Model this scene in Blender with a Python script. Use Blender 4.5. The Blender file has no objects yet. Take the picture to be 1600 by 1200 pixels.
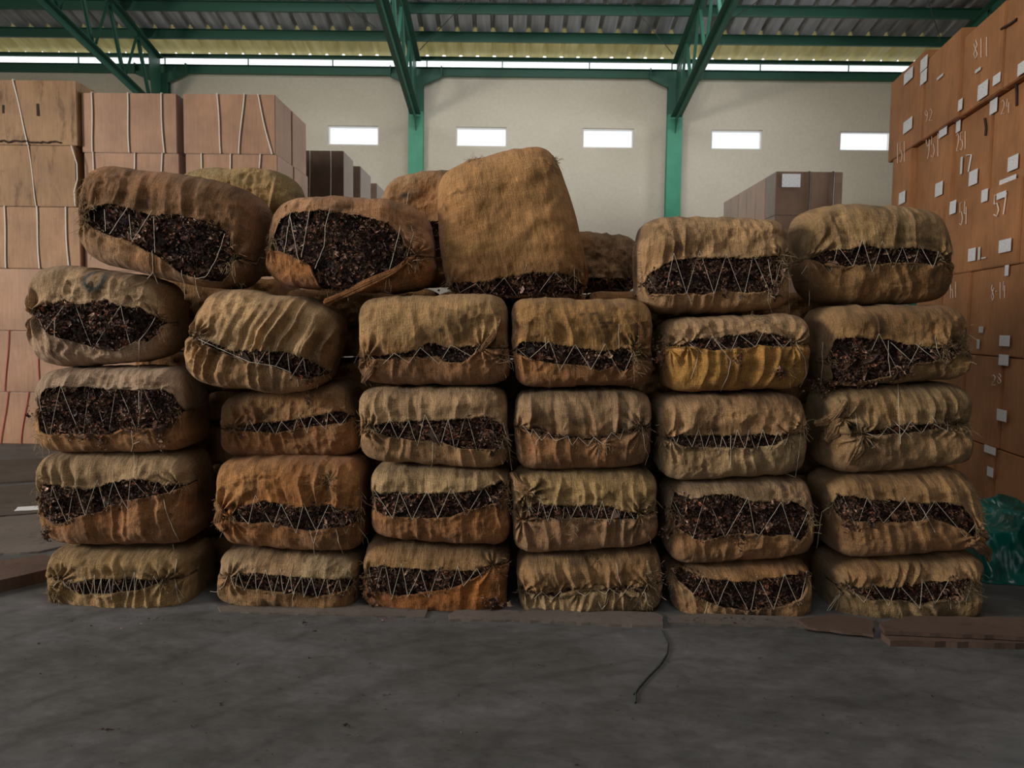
import bpy, bmesh, math, random
import numpy as np
from mathutils import Matrix, Vector

# ------------------------------------------------------------------ camera, world, lights, exposure
SC = bpy.context.scene
COL = SC.collection
CAM_H, F = 1.5, 1300.0
PITCH, ROLL, YAW = math.atan(93 / 1300), math.radians(0.7), math.radians(0.26)
CR = Matrix.Rotation(YAW, 3, 'Z') @ Matrix.Rotation(math.pi / 2 - PITCH, 3, 'X') @ Matrix.Rotation(ROLL, 3, 'Z')
cd = bpy.data.cameras.new('camera')
cam = bpy.data.objects.new('camera', cd)
COL.objects.link(cam)
cam.matrix_world = Matrix.Translation((0, 0, CAM_H)) @ CR.to_4x4()
cd.sensor_width = 36
cd.lens = F / 1600 * 36
cd.clip_end = 200
cd.dof.use_dof = True
cd.dof.focus_distance = 4.5
cd.dof.aperture_fstop = 4.5
SC.camera = cam
SC.view_settings.view_transform = 'Standard'
SC.view_settings.look = 'None'
SC.view_settings.gamma = 1
SC.view_settings.use_curve_mapping = False
SC.view_settings.exposure = 0.0

w = bpy.data.worlds.new('daylight')
SC.world = w
w.use_nodes = True
w.node_tree.nodes['Background'].inputs[0].default_value = (0.93, 0.97, 1.0, 1)
w.node_tree.nodes['Background'].inputs[1].default_value = 1.5


def area(name, loc, target, sx, sy, power, col, spread=180):
    l = bpy.data.lights.new(name, 'AREA')
    l.shape = 'RECTANGLE'
    l.size, l.size_y, l.energy, l.color = sx, sy, power, col
    l.spread = math.radians(spread)
    o = bpy.data.objects.new(name, l)
    COL.objects.link(o)
    o.location = loc
    o.rotation_euler = (Vector(target) - Vector(loc)).to_track_quat('-Z', 'Y').to_euler()
    return o


area('side_door_daylight', (-11.5, 0.6, 3.9), (0.5, 5.5, 1.2), 2.8, 2.2, 1080, (1.0, 0.94, 0.85))
area('skylight_daylight', (0.5, 14.3, 8.45), (0.5, 19.5, 2.5), 12, 1.6, 380, (0.96, 0.98, 1.0), 140)
area('front_fill', (-1.5, -6.5, 6.5), (0.0, 5.0, 1.2), 5, 2.5, 70, (0.95, 0.97, 1.0))  # soft fill lamp added behind the camera
area('overhead_fill_over_the_bales', (-0.8, 2.6, 9.3), (0.0, 3.9, 0.0), 6, 1.0, 80, (1.0, 0.97, 0.92), 110)  # lamp added below the closed roof for a top-lit look on the bales
area('right_rear_fill', (12.6, 14.2, 4.8), (-3.0, 11.0, 3.2), 3.0, 3.0, 430, (0.93, 0.96, 1.0), 110)  # unseen lamp added to brighten the right-facing carton sides

# ------------------------------------------------------------------ helpers


def P(px, py, Y):
    """point of the plane y = Y seen at a photograph pixel"""
    d = CR @ Vector(((px - 800) / F, (600 - py) / F, -1))
    t = Y / d.y
    return Vector((d.x * t, Y, CAM_H + d.z * t))


def PZ(px, py, z=0.0):
    """point of the level z seen at a photograph pixel"""
    d = CR @ Vector(((px - 800) / F, (600 - py) / F, -1))
    t = (z - CAM_H) / d.z
    return Vector((d.x * t, d.y * t, z))


def hash2(ix, iy, seed):
    h = (ix.astype(np.int64) * 374761393 + iy.astype(np.int64) * 668265263 + seed * 974634777) & 0x7fffffff
    h = ((h ^ (h >> 13)) * 1274126177) & 0x7fffffff
    h = (h ^ (h >> 16)) & 0xffffff
    return h / float(0xffffff)


def vnoise(x, y, seed=0):
    x = np.asarray(x, float); y = np.asarray(y, float)
    x, y = np.broadcast_arrays(x, y)
    ix, iy = np.floor(x), np.floor(y)
    fx, fy = x - ix, y - iy
    fx = fx * fx * fx * (fx * (fx * 6 - 15) + 10); fy = fy * fy * fy * (fy * (fy * 6 - 15) + 10)
    a = hash2(ix, iy, seed); b = hash2(ix + 1, iy, seed)
    c = hash2(ix, iy + 1, seed); d = hash2(ix + 1, iy + 1, seed)
    return (a * (1 - fx) + b * fx) * (1 - fy) + (c * (1 - fx) + d * fx) * fy


def fbm(x, y, seed=0, o=4):
    s = 0; a = .5; t = 0
    for i in range(o):
        s = s + a * vnoise(x * 2 ** i + 17.3 * i, y * 2 ** i - 9.1 * i, seed + i); t += a; a *= .5
    return s / t


def sm(e0, e1, x):
    t = np.clip((x - e0) / (e1 - e0), 0, 1)
    return t * t * (3 - 2 * t)


def link(name, me, parent=None, mat=None):
    o = bpy.data.objects.new(name, me)
    COL.objects.link(o)
    if parent: o.parent = parent
    if mat: me.materials.append(mat)
    return o


def mesh_np(name, V, Q, mat=None, parent=None, col=None, uv=None, smooth=True, origin=None):
    V = np.asarray(V, np.float32).reshape(-1, 3)
    Q = np.asarray(Q, np.int32)
    if origin is not None: V = V - np.array(origin, np.float32)
    n = Q.shape[1]
    me = bpy.data.meshes.new(name)
    me.vertices.add(len(V)); me.vertices.foreach_set('co', V.ravel())
    me.loops.add(Q.size); me.loops.foreach_set('vertex_index', Q.ravel())
    me.polygons.add(len(Q))
    me.polygons.foreach_set('loop_start', np.arange(0, Q.size, n, dtype=np.int32))
    me.polygons.foreach_set('loop_total', np.full(len(Q), n, np.int32))
    me.update(calc_edges=True)
    me.validate()
    if smooth: me.polygons.foreach_set('use_smooth', np.ones(len(me.polygons), bool))
    if col is not None:
        at = me.attributes.new('tint', 'FLOAT_COLOR', 'POINT')
        c = np.ones((len(V), 4), np.float32); c[:, :3] = col
        at.data.foreach_set('color', c.ravel())
    if uv is not None:
        at = me.attributes.new('thread', 'FLOAT_VECTOR', 'POINT')
        u3 = np.zeros((len(V), 3), np.float32); u3[:, :2] = uv
        at.data.foreach_set('vector', u3.ravel())
    return link(name, me, parent, mat)


def grid_quads(nr, nc, off=0, wrap=False):
    i = np.arange(nr - 1)[:, None]; j = np.arange(nc - (0 if wrap else 1))[None, :]
    a = i * nc + j; b = i * nc + (j + 1) % nc
    return np.stack([a, b, b + nc, a + nc], -1).reshape(-1, 4) + off


def tubes(paths, r, k=5):
    """all paths (lists of points) as round strands -> V, Q ; r number or list"""
    VV, QQ, off = [], [], 0
    for n, p in enumerate(paths):
        p = np.asarray(p, float)
        rr = r[n] if isinstance(r, (list, tuple, np.ndarray)) else r
        t = np.gradient(p, axis=0); t /= np.linalg.norm(t, axis=1)[:, None] + 1e-9
        up = np.array([0.13, 1, 0.21]) if abs(t[0][1]) < .8 else np.array([1, 0.1, 0.2])
        u = np.cross(t, up); u /= np.linalg.norm(u, axis=1)[:, None] + 1e-9
        v = np.cross(t, u)
        a = np.linspace(0, 2 * np.pi, k, endpoint=False)
        ring = p[:, None, :] + rr * (np.cos(a)[None, :, None] * u[:, None, :] + np.sin(a)[None, :, None] * v[:, None, :])
        VV.append(ring.reshape(-1, 3)); QQ.append(grid_quads(len(p), k, off, True)); off += len(p) * k
    return np.concatenate(VV), np.concatenate(QQ)


def empty(name, loc, label=None, cat=None, group=None):
    o = bpy.data.objects.new(name, None)
    o.empty_display_size = .1
    COL.objects.link(o)
    o.location = loc
    if label: tag(o, label, cat, group)
    return o


def tag(o, label, cat, group=None):
    o['label'] = label; o['category'] = cat
    if group: o['group'] = group
    return o


def struct(o):
    o['kind'] = 'structure'
    return o


class MB:
    def __init__(s): s.V, s.F = [], []

    def box(s, c, d, R=None):
        c = Vector(c); o = len(s.V)
        for k in range(8):
            v = Vector(((k & 1) - .5, ((k >> 1) & 1) - .5, ((k >> 2) & 1) - .5))
            v = Vector((v.x * d[0], v.y * d[1], v.z * d[2]))
            if R is not None: v = R @ v
            s.V.append(tuple(c + v))
        for f in ((0, 2, 3, 1), (4, 5, 7, 6), (0, 1, 5, 4), (2, 6, 7, 3), (0, 4, 6, 2), (1, 3, 7, 5)):
            s.F.append(tuple(i + o for i in f))
        return s

    def bar(s, a, b, w, h, up=(0, 0, 1)):
        a, b = Vector(a), Vector(b); d = (b - a); L = d.length; d.normalize()
        x = d.cross(Vector(up)).normalized(); z = x.cross(d)
        R = Matrix((x, d, z)).transposed()
        return s.box((a + b) / 2, (w, L, h), R)

    def angle(s, a, b, w, t=.008, flip=1):
        """L section"""
        a, b = Vector(a), Vector(b)
        s.bar(a, b, w, t)
        d = (b - a).normalized(); x = d.cross(Vector((0, 0, 1))).normalized(); z = x.cross(d)
        o = x * (w / 2) * flip - z * (w / 2)
        s.bar(a + o, b + o, t, w)
        return s

    def poly(s, pts):
        o = len(s.V); s.V += [tuple(p) for p in pts]; s.F.append(tuple(range(o, o + len(pts)))); return s

    def prism(s, pts, ext):
        """flat outline extruded by ext"""
        o = len(s.V); n = len(pts); e = Vector(ext)
        s.V += [tuple(Vector(p)) for p in pts] + [tuple(Vector(p) + e) for p in pts]
        s.F.append(tuple(range(o, o + n))); s.F.append(tuple(range(o + 2 * n - 1, o + n - 1, -1)))
        for i in range(n): s.F.append((o + i, o + n + i, o + n + (i + 1) % n, o + (i + 1) % n))
        return s

    def build(s, name, mat=None, parent=None, bevel=0, origin=None, seg=2):
        me = bpy.data.meshes.new(name)
        V = s.V
        if origin is not None: V = [tuple(Vector(v) - Vector(origin)) for v in V]
        me.from_pydata(V, [], s.F)
        bm = bmesh.new(); bm.from_mesh(me)
        bmesh.ops.recalc_face_normals(bm, faces=bm.faces)
        if bevel: bmesh.ops.bevel(bm, geom=bm.edges[:], offset=bevel, segments=seg, affect='EDGES', profile=.5)
        bm.to_mesh(me); bm.free()
        o = link(name, me, parent, mat)
        if parent is None and origin is not None: o.location = origin
        return o


# ------------------------------------------------------------------ materials
def mat(name, col, rough=.8, spec=.3, metal=0, build=None):
    m = bpy.data.materials.new(name)
    m.use_nodes = True
    nt = m.node_tree
    b = nt.nodes['Principled BSDF']
    b.inputs['Base Color'].default_value = (*col, 1)
    b.inputs['Roughness'].default_value = rough
    b.inputs['Specular IOR Level'].default_value = spec
    b.inputs['Metallic'].default_value = metal
    if build: build(nt, b)
    return m


def nd(nt, t, **k):
    n = nt.nodes.new(t)
    for a, v in k.items():
        if a.startswith('i_'): n.inputs[a[2:].replace('_', ' ')].default_value = v
        else: setattr(n, a, v)
    return n


def mapped(nt, src, scale, rot=(0, 0, 0)):
    m = nd(nt, 'ShaderNodeMapping')
    m.inputs['Scale'].default_value = scale
    m.inputs['Rotation'].default_value = rot
    nt.links.new(src, m.inputs['Vector'])
    return m.outputs[0]


def noise(nt, vec, scale, detail=4, rough=.55):
    n = nd(nt, 'ShaderNodeTexNoise'); n.inputs['Scale'].default_value = scale
    n.inputs['Detail'].default_value = detail; n.inputs['Roughness'].default_value = rough
    nt.links.new(vec, n.inputs['Vector'])
    return n.outputs['Fac']


def ramp(nt, fac, stops):
    r = nd(nt, 'ShaderNodeValToRGB'); nt.links.new(fac, r.inputs[0])
    e = r.color_ramp.elements
    while len(e) < len(stops): e.new(.5)
    for i, (p, c) in enumerate(stops):
        e[i].position = p; e[i].color = (*c, 1) if len(c) == 3 else c
    return r.outputs[0]


def mix(nt, a, b, fac=None, mode='MIX', f=.5):
    m = nd(nt, 'ShaderNodeMix', data_type='RGBA', blend_type=mode)
    if fac is None: m.inputs[0].default_value = f
    else: nt.links.new(fac, m.inputs[0])
    for s, i in ((a, 6), (b, 7)):
        if isinstance(s, tuple): m.inputs[i].default_value = (*s, 1)
        else: nt.links.new(s, m.inputs[i])
    return m.outputs[2]


def bump(nt, b, h, strength=.3, dist=.01, prev=None):
    n = nd(nt, 'ShaderNodeBump'); n.inputs['Strength'].default_value = strength; n.inputs['Distance'].default_value = dist
    nt.links.new(h, n.inputs['Height'])
    if prev is not None: nt.links.new(prev, n.inputs['Normal'])
    nt.links.new(n.outputs[0], b.inputs['Normal'])
    return n.outputs[0]


def g3(v): return (v, v, v)


def burlap_nodes(nt, b):
    at = nd(nt, 'ShaderNodeAttribute', attribute_name='tint')
    th = nd(nt, 'ShaderNodeAttribute', attribute_name='thread')
    tc = nd(nt, 'ShaderNodeTexCoord')
    v = th.outputs['Vector']
    w1 = nd(nt, 'ShaderNodeTexWave', wave_type='BANDS', bands_direction='X')
    nt.links.new(v, w1.inputs['Vector']); w1.inputs['Scale'].default_value = 58; w1.inputs['Distortion'].default_value = 1.6
    w1.inputs['Detail'].default_value = 2; w1.inputs['Detail Scale'].default_value = 3
    w2 = nd(nt, 'ShaderNodeTexWave', wave_type='BANDS', bands_direction='Y')
    nt.links.new(v, w2.inputs['Vector']); w2.inputs['Scale'].default_value = 52; w2.inputs['Distortion'].default_value = 1.6
    w2.inputs['Detail'].default_value = 2; w2.inputs['Detail Scale'].default_value = 3
    sv = noise(nt, mapped(nt, v, (150, 14, 1)), 1, 3)
    sh = noise(nt, mapped(nt, v, (16, 150, 1)), 1, 3)
    fz = noise(nt, v, 130, 3, .7)
    m1 = nd(nt, 'ShaderNodeMath', operation='MULTIPLY'); nt.links.new(w1.outputs['Fac'], m1.inputs[0]); nt.links.new(w2.outputs['Fac'], m1.inputs[1])
    c = mix(nt, at.outputs['Color'], ramp(nt, m1.outputs[0], [(0, g3(.62)), (.5, g3(1.18))]), mode='MULTIPLY', f=.55)
    c = mix(nt, c, ramp(nt, sv, [(.28, g3(.5)), (.7, g3(1.45))]), mode='MULTIPLY', f=.42)
    c = mix(nt, c, ramp(nt, sh, [(.3, g3(.6)), (.7, g3(1.35))]), mode='MULTIPLY', f=.5)
    c = mix(nt, c, ramp(nt, fz, [(.3, g3(.6)), (.7, g3(1.4))]), mode='MULTIPLY', f=.6)
    # specks of leaf dust and dirt caught in the weave
    sp = noise(nt, v, 55, 2, .5)
    c = mix(nt, c, (.05, .03, .015), ramp(nt, sp, [(.68, g3(0)), (.75, g3(.75))]))
    nt.links.new(c, b.inputs['Base Color'])
    ad = nd(nt, 'ShaderNodeMath', operation='ADD'); nt.links.new(m1.outputs[0], ad.inputs[0]); nt.links.new(fz, ad.inputs[1])
    p = bump(nt, b, ad.outputs[0], .75, .004)
    big = noise(nt, mapped(nt, v, (26, 9, 1)), 1, 4, .6)
    bump(nt, b, big, .75, .025, p)
    b.inputs['Sheen Weight'].default_value = .12
    b.inputs['Sheen Roughness'].default_value = .5


M = {}
M['burlap'] = mat('burlap', (.3, .2, .1), .93, .12, build=burlap_nodes)


def leaf_nodes(nt, b):
    at = nd(nt, 'ShaderNodeAttribute', attribute_name='tint')
    tc = nd(nt, 'ShaderNodeTexCoord')
    n = noise(nt, tc.outputs['Object'], 90, 3, .6)
    c = mix(nt, at.outputs['Color'], ramp(nt, n, [(.3, g3(.45)), (.7, g3(1.5))]), mode='MULTIPLY', f=.9)
    nt.links.new(c, b.inputs['Base Color'])
    bump(nt, b, n, .6, .004)


M['leaf'] = mat('dried_tobacco_leaf', (.05, .03, .02), .55, .35, build=leaf_nodes)
M['twine'] = mat('white_twine', (.55, .48, .38), .8, .2)
M['fibre'] = mat('jute_fibre', (.36, .26, .15), .9, .15)
M['cord'] = mat('white_plastic_cord', (.72, .66, .6), .5, .4)
M['redcord'] = mat('red_plastic_cord', (.5, .08, .07), .5, .4)
M['strap'] = mat('dark_strap', (.03, .022, .018), .5, .4)


def carton_mat(name, c, dirt=.3, rough=.6, seed=0., spec=.3, sheen=0.):
    def f(nt, b):
        tc = nd(nt, 'ShaderNodeTexCoord')
        oi = nd(nt, 'ShaderNodeObjectInfo')
        ad = nd(nt, 'ShaderNodeVectorMath', operation='ADD'); nt.links.new(tc.outputs['Object'], ad.inputs[0])
        sc = nd(nt, 'ShaderNodeVectorMath', operation='SCALE'); nt.links.new(oi.outputs['Location'], sc.inputs[0]); sc.inputs['Scale'].default_value = 3.7
        nt.links.new(sc.outputs[0], ad.inputs[1])
        v = ad.outputs[0]
        n1 = noise(nt, v, 2.2, 4, .6)
        n2 = noise(nt, mapped(nt, v, (60, 60, 3)), 1, 3)
        n3 = noise(nt, mapped(nt, v, (9, 9, 2.2)), 1, 5, .7)
        k = tuple(x * .62 for x in c)
        col = mix(nt, c, k, ramp(nt, n1, [(.35, g3(0)), (.75, g3(1))]))
        col = mix(nt, col, ramp(nt, n2, [(.3, g3(.88)), (.7, g3(1.1))]), mode='MULTIPLY', f=1)
        col = mix(nt, col, (c[0] * .3, c[1] * .24, c[2] * .2), ramp(nt, n3, [(.54, g3(0)), (.70, g3(dirt))]))
        nt.links.new(col, b.inputs['Base Color'])
        bump(nt, b, n1, .3, .03)
        b.inputs['Sheen Weight'].default_value = sheen; b.inputs['Sheen Roughness'].default_value = .35
    return mat(name, c, rough, spec, build=f)


M['box_old'] = carton_mat('old_cardboard', (.37, .215, .11), .95)
M['box_pink'] = carton_mat('new_cardboard', (.42, .23, .135), .12, .55, spec=.4, sheen=.9)
M['box_rust'] = carton_mat('rust_brown_cardboard', (.46, .205, .085), .35, .6)
M['box_dim'] = carton_mat('shade_darkened_brown_cardboard', (.22, .13, .085), .2, .5, spec=.4, sheen=.9)  # cardboard brown darkened to stand in for shade
M['sheet'] = carton_mat('flattened_cardboard', (.14, .115, .10), .6, .8)
M['sheet_red'] = carton_mat('reddish_flattened_cardboard', (.115, .072, .055), .5, .75)
M['sheet_dark'] = carton_mat('grimy_flattened_cardboard', (.09, .07, .055), .6, .8)


def label_nodes(nt, b):
    tc = nd(nt, 'ShaderNodeTexCoord')
    v = tc.outputs['Generated']
    br = nd(nt, 'ShaderNodeTexNoise'); br.inputs['Scale'].default_value = 1
    nt.links.new(mapped(nt, v, (9, 9, 26)), br.inputs['Vector'])
    c = ramp(nt, br.outputs['Fac'], [(.34, (.3, .33, .45)), (.41, (.78, .78, .80))])
    nt.links.new(c, b.inputs['Base Color'])


M['label'] = mat('printed_paper_label', (.7, .7, .72), .6, .3, build=label_nodes)
M['paper'] = mat('white_paper', (.66, .66, .66), .6)
M['chalk'] = mat('chalk', (.75, .62, .52), .9, .1)
M['ink'] = mat('dark_ink', (.05, .035, .03), .8, .1)


def wall_nodes(nt, b):
    tc = nd(nt, 'ShaderNodeTexCoord'); v = tc.outputs['Object']
    n1 = noise(nt, mapped(nt, v, (.35, 1, .6)), 1, 5, .6); n2 = noise(nt, v, 14, 3)
    c = ramp(nt, n1, [(.25, (.53, .475, .375)), (.75, (.63, .575, .47))])
    c = mix(nt, c, ramp(nt, n2, [(.3, g3(.94)), (.7, g3(1.04))]), mode='MULTIPLY', f=1)
    nt.links.new(c, b.inputs['Base Color'])


M['wall'] = mat('cream_wall_paint', (.5, .46, .38), .85, .2, build=wall_nodes)


def floor_nodes(nt, b):
    tc = nd(nt, 'ShaderNodeTexCoord'); v = tc.outputs['Object']
    n1 = noise(nt, mapped(nt, v, (1.1, 1.5, 1)), 1, 7, .66)
    n2 = noise(nt, mapped(nt, v, (7, 10, 1), (0, 0, .4)), 1, 9, .8)
    n3 = noise(nt, mapped(nt, v, (18, 34, 1)), 1, 3, .6)
    n4 = noise(nt, v, 220, 2)
    c = ramp(nt, n1, [(.3, (.062, .061, .056)), (.5, (.092, .090, .088)), (.72, (.145, .140, .150))])
    c = mix(nt, c, ramp(nt, n2, [(.3, g3(.55)), (.55, g3(1.0)), (.75, g3(1.35))]), mode='MULTIPLY', f=.85)
    c = mix(nt, c, (.03, .028, .026), ramp(nt, n3, [(.68, g3(0)), (.74, g3(.8))]))
    c = mix(nt, c, ramp(nt, n4, [(.3, g3(.9)), (.7, g3(1.1))]), mode='MULTIPLY', f=1)
    # old swirl of the power float and tyre marks
    w = nd(nt, 'ShaderNodeTexWave', wave_type='RINGS', rings_direction='Z'); w.inputs['Scale'].default_value = .9
    w.inputs['Distortion'].default_value = 7; w.inputs['Detail'].default_value = 4
    mp = nd(nt, 'ShaderNodeMapping'); mp.inputs['Location'].default_value = (-1.2, -1.6, 0)
    nt.links.new(v, mp.inputs['Vector']); nt.links.new(mp.outputs[0], w.inputs['Vector'])
    c = mix(nt, c, ramp(nt, w.outputs['Fac'], [(.0, g3(.72)), (.12, g3(1.0)), (1, g3(1.05))]), mode='MULTIPLY', f=.5)
    nt.links.new(c, b.inputs['Base Color'])
    nt.links.new(ramp(nt, n2, [(.3, g3(.5)), (.7, g3(.78))]), b.inputs['Roughness'])
    bump(nt, b, n2, .25, .01)


M['floor'] = mat('worn_concrete', (.2, .2, .2), .65, .35, build=floor_nodes)


def green_nodes(nt, b):
    tc = nd(nt, 'ShaderNodeTexCoord')
    n = noise(nt, tc.outputs['Object'], 3, 5)
    c = ramp(nt, n, [(.3, (.050, .25, .15)), (.7, (.07, .31, .195))])
    nt.links.new(c, b.inputs['Base Color'])


M['green'] = mat('green_steel_paint', (.04, .25, .15), .45, .4, build=green_nodes)
M['rod'] = mat('dark_steel_rod', (.05, .06, .055), .5, .4)


def roof_nodes(nt, b):
    tc = nd(nt, 'ShaderNodeTexCoord')
    n = noise(nt, mapped(nt, tc.outputs['Object'], (9, .4, .4)), 1, 4)
    c = ramp(nt, n, [(.3, (.24, .24, .245)), (.7, (.50, .50, .51))])
    nt.links.new(c, b.inputs['Base Color'])


M['green_dark'] = mat('dark_green_roof_steel_paint', (.028, .105, .07), .5, .35)
M['roof'] = mat('galvanised_roof_sheet', (.35, .35, .36), .5, .5, .25, build=roof_nodes)


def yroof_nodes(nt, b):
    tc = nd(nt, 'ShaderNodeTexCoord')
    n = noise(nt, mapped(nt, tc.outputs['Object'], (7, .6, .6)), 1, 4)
    c = ramp(nt, n, [(.3, (.42, .35, .12)), (.7, (.62, .53, .24))])  # yellow stands for light from the eave gap, put into the sheet colour
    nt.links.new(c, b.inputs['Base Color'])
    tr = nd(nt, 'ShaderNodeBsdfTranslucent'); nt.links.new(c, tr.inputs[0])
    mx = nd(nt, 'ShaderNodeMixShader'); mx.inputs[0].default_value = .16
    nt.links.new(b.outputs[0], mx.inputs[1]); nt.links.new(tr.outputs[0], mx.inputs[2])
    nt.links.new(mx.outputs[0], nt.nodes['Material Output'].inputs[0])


M['yroof'] = mat('roof_sheet_painted_eave_light', (.5, .45, .2), .6, .3, build=yroof_nodes)
M['white'] = mat('white_painted_steel', (.75, .74, .7), .5, .4)


def glass_nodes(nt, b):
    tr = nd(nt, 'ShaderNodeBsdfTransparent'); tr.inputs[0].default_value = (.97, .98, 1, 1)
    gl = nd(nt, 'ShaderNodeBsdfGlossy'); gl.inputs['Roughness'].default_value = .05
    mx = nd(nt, 'ShaderNodeMixShader'); mx.inputs[0].default_value = .05
    nt.links.new(tr.outputs[0], mx.inputs[1]); nt.links.new(gl.outputs[0], mx.inputs[2])
    nt.links.new(mx.outputs[0], nt.nodes['Material Output'].inputs[0])


M['glass'] = mat('window_glass', (1, 1, 1), .05, build=glass_nodes)


def tarp_nodes(nt, b):
    tc = nd(nt, 'ShaderNodeTexCoord')
    n = noise(nt, tc.outputs['Object'], 3, 4)
    c = ramp(nt, n, [(.35, (.0, .05, .04)), (.6, (.0, .15, .12)), (.8, (.0, .30, .24))])
    nt.links.new(c, b.inputs['Base Color'])


M['tarp'] = mat('teal_green_tarpaulin', (.0, .35, .27), .3, .5, build=tarp_nodes)
M['tarpblue'] = mat('blue_print', (.02, .08, .45), .35, .5)

# ------------------------------------------------------------------ room shell
XL, XR, YW, YF = -14.0, 13.2, 19.5, -9.0
mb = MB(); mb.box(((XL + XR) / 2, (YW + YF) / 2, -.1), (XR - XL, YW - YF + .4, .2))
fl = mb.build('floor', M['floor']); struct(fl)

WIN = [(552, 220, 1), (752, 222.5, 2), (950, 226, 3), (1151, 228, 4), (1352, 230, 5), (352, 218, 6), (152, 215.5, 7), (1553, 233, 8)]
WT = 7.16
holes = []
for px, py, n in WIN:
    c = P(px, py, YW)
    holes.append((c.x, 5.80, 1.17, .44, n))
holes.sort()
zc, hh = 5.80, .44
mb = MB()
wc = YW + .1
mb.box(((XL + XR) / 2, wc, (zc - hh / 2) / 2), (XR - XL, .2, zc - hh / 2))
mb.box(((XL + XR) / 2, wc, (zc + hh / 2 + WT) / 2), (XR - XL, .2, WT - zc - hh / 2))
x0 = XL
for (cx, _, ww, _, n) in holes + [(XR, 0, 0, 0, 0)]:
    x1 = cx - ww / 2
    mb.box(((x0 + x1) / 2, wc, zc), (x1 - x0, .2, hh)); x0 = cx + ww / 2
struct(mb.build('wall_back', M['wall']))
for (cx, _, ww, _, n) in holes:
    f = MB()
    t = .03
    for s in (-1, 1):
        f.box((cx + s * (ww / 2 - t / 2), wc, zc), (t, .12, hh)); f.box((cx, wc, zc + s * (hh / 2 - t / 2)), (ww - 2 * t, .12, t))
    fo = struct(f.build('window_%d' % n, M['white'], origin=(cx, wc, zc)))
    g = MB().box((0, .02, 0), (ww - 2 * t, .006, hh - 2 * t)).build('pane', M['glass'], fo)
for nm, c, d in (('wall_left', (XL - .1, (YW + YF) / 2, 5.5), (.2, YW - YF, 11)), ('wall_right', (XR + .1, (YW + YF) / 2, 5.5), (.2, YW - YF, 11))):
    struct(MB().box(c, d).build(nm, M['wall']))
wf = MB()
wf.box(((XL + XR) / 2, YF, 8.6), (XR - XL, .2, 4.8)); wf.box((-12.9, YF, 3.1), (2.2, .2, 6.2)); wf.box(((-4.4 + XR) / 2, YF, 3.1), (XR + 4.4, .2, 6.2))
struct(wf.build('wall_front', M['wall']))

# roof
SL = .20
Z0 = 7.60


def zr(y): return Z0 + SL * (YW - y)


def corrug(name, ya, yb, mt, zf, pitch=.385, rib=.085):
    xs, zz = [], []
    x = XL
    while x < XR:
        for dx, dz in ((0, 0), (.27, 0), (.29, rib), (.355, rib), (.375, 0)):
            xs.append(x + dx); zz.append(dz)
        x += pitch
    xs = np.array(xs); zz = np.array(zz)
    ys = np.array([ya, yb])
    V = []
    for y in ys: V.append(np.stack([xs, np.full(len(xs), y), zf(y) + zz], 1))
    V = np.concatenate(V)
    return mesh_np(name, V, grid_quads(2, len(xs)), mt, smooth=False)


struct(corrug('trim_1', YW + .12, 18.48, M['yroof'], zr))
struct(corrug('ceiling', 18.48, 6.0, M['roof'], zr))
struct(corrug('trim_2', 6.0, YF - .2, M['roof'], lambda y: zr(6.0) - SL * (6.0 - y) * .5))
# purlins
pur_y = [19.42, 18.5, 17.45, 16.4, 15.35, 14.3, 13.25]
plab = ['green steel eave purlin just above the bright slit at the wall top', 'green steel roof purlin between the yellow-lit and the grey roof sheets',
        'green steel roof purlin crossing the grey sheets at the very top of the picture']
for i, y in enumerate(pur_y):
    m = MB(); h = .08 if i == 0 else .2
    zt = zr(y) - (.07 if i == 0 else .012)
    m.box(((XL + XR) / 2, y, zt - h / 2), (XR - XL - .1, .01, h))
    m.box(((XL + XR) / 2, y - .035, zt - h), (XR - XL - .1, .07, .012)); m.box(((XL + XR) / 2, y - .035, zt - .006), (XR - XL - .1, .07, .012))
    o = m.build('roof_purlin', M['green_dark'], origin=((XL + XR) / 2, y, zt - h))
    tag(o, plab[i] if i < 3 else 'green steel roof purlin above the top edge of the picture', 'purlin', 'roof purlins')

COLX = [P(257, 160, YW).x, P(651, 240, YW).x, P(1051, 240, YW).x, P(1447, 100, YW).x]
# wall top beam
m = MB(); m.box(((XL + XR) / 2, YW - .06, 7.22), (XR - XL - .1, .012, .2)); m.box(((XL + XR) / 2, YW - .1, 7.31), (XR - XL - .1, .09, .012)); m.box(((XL + XR) / 2, YW - .1, 7.125), (XR - XL - .1, .09, .012))
o = m.build('eave_beam', M['green_dark'], origin=((XL + XR) / 2, YW - .06, 7.12)); tag(o, 'long green steel beam running along the top of the cream wall', 'beam')
# thin mullions in the bright slit
m = MB()
for px in (-6, 123, 258, 388, 520, 667, 785, 921, 1050, 1188, 1326, 1460):
    p = P(px, 104, YW + .05); m.box((p.x, YW + .05, 7.40), (.025, .03, .2))
o = m.build('slit_post', M['green_dark'], origin=(0, YW + .05, 7.40)); struct(o); o.name = 'trim_3'

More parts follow.
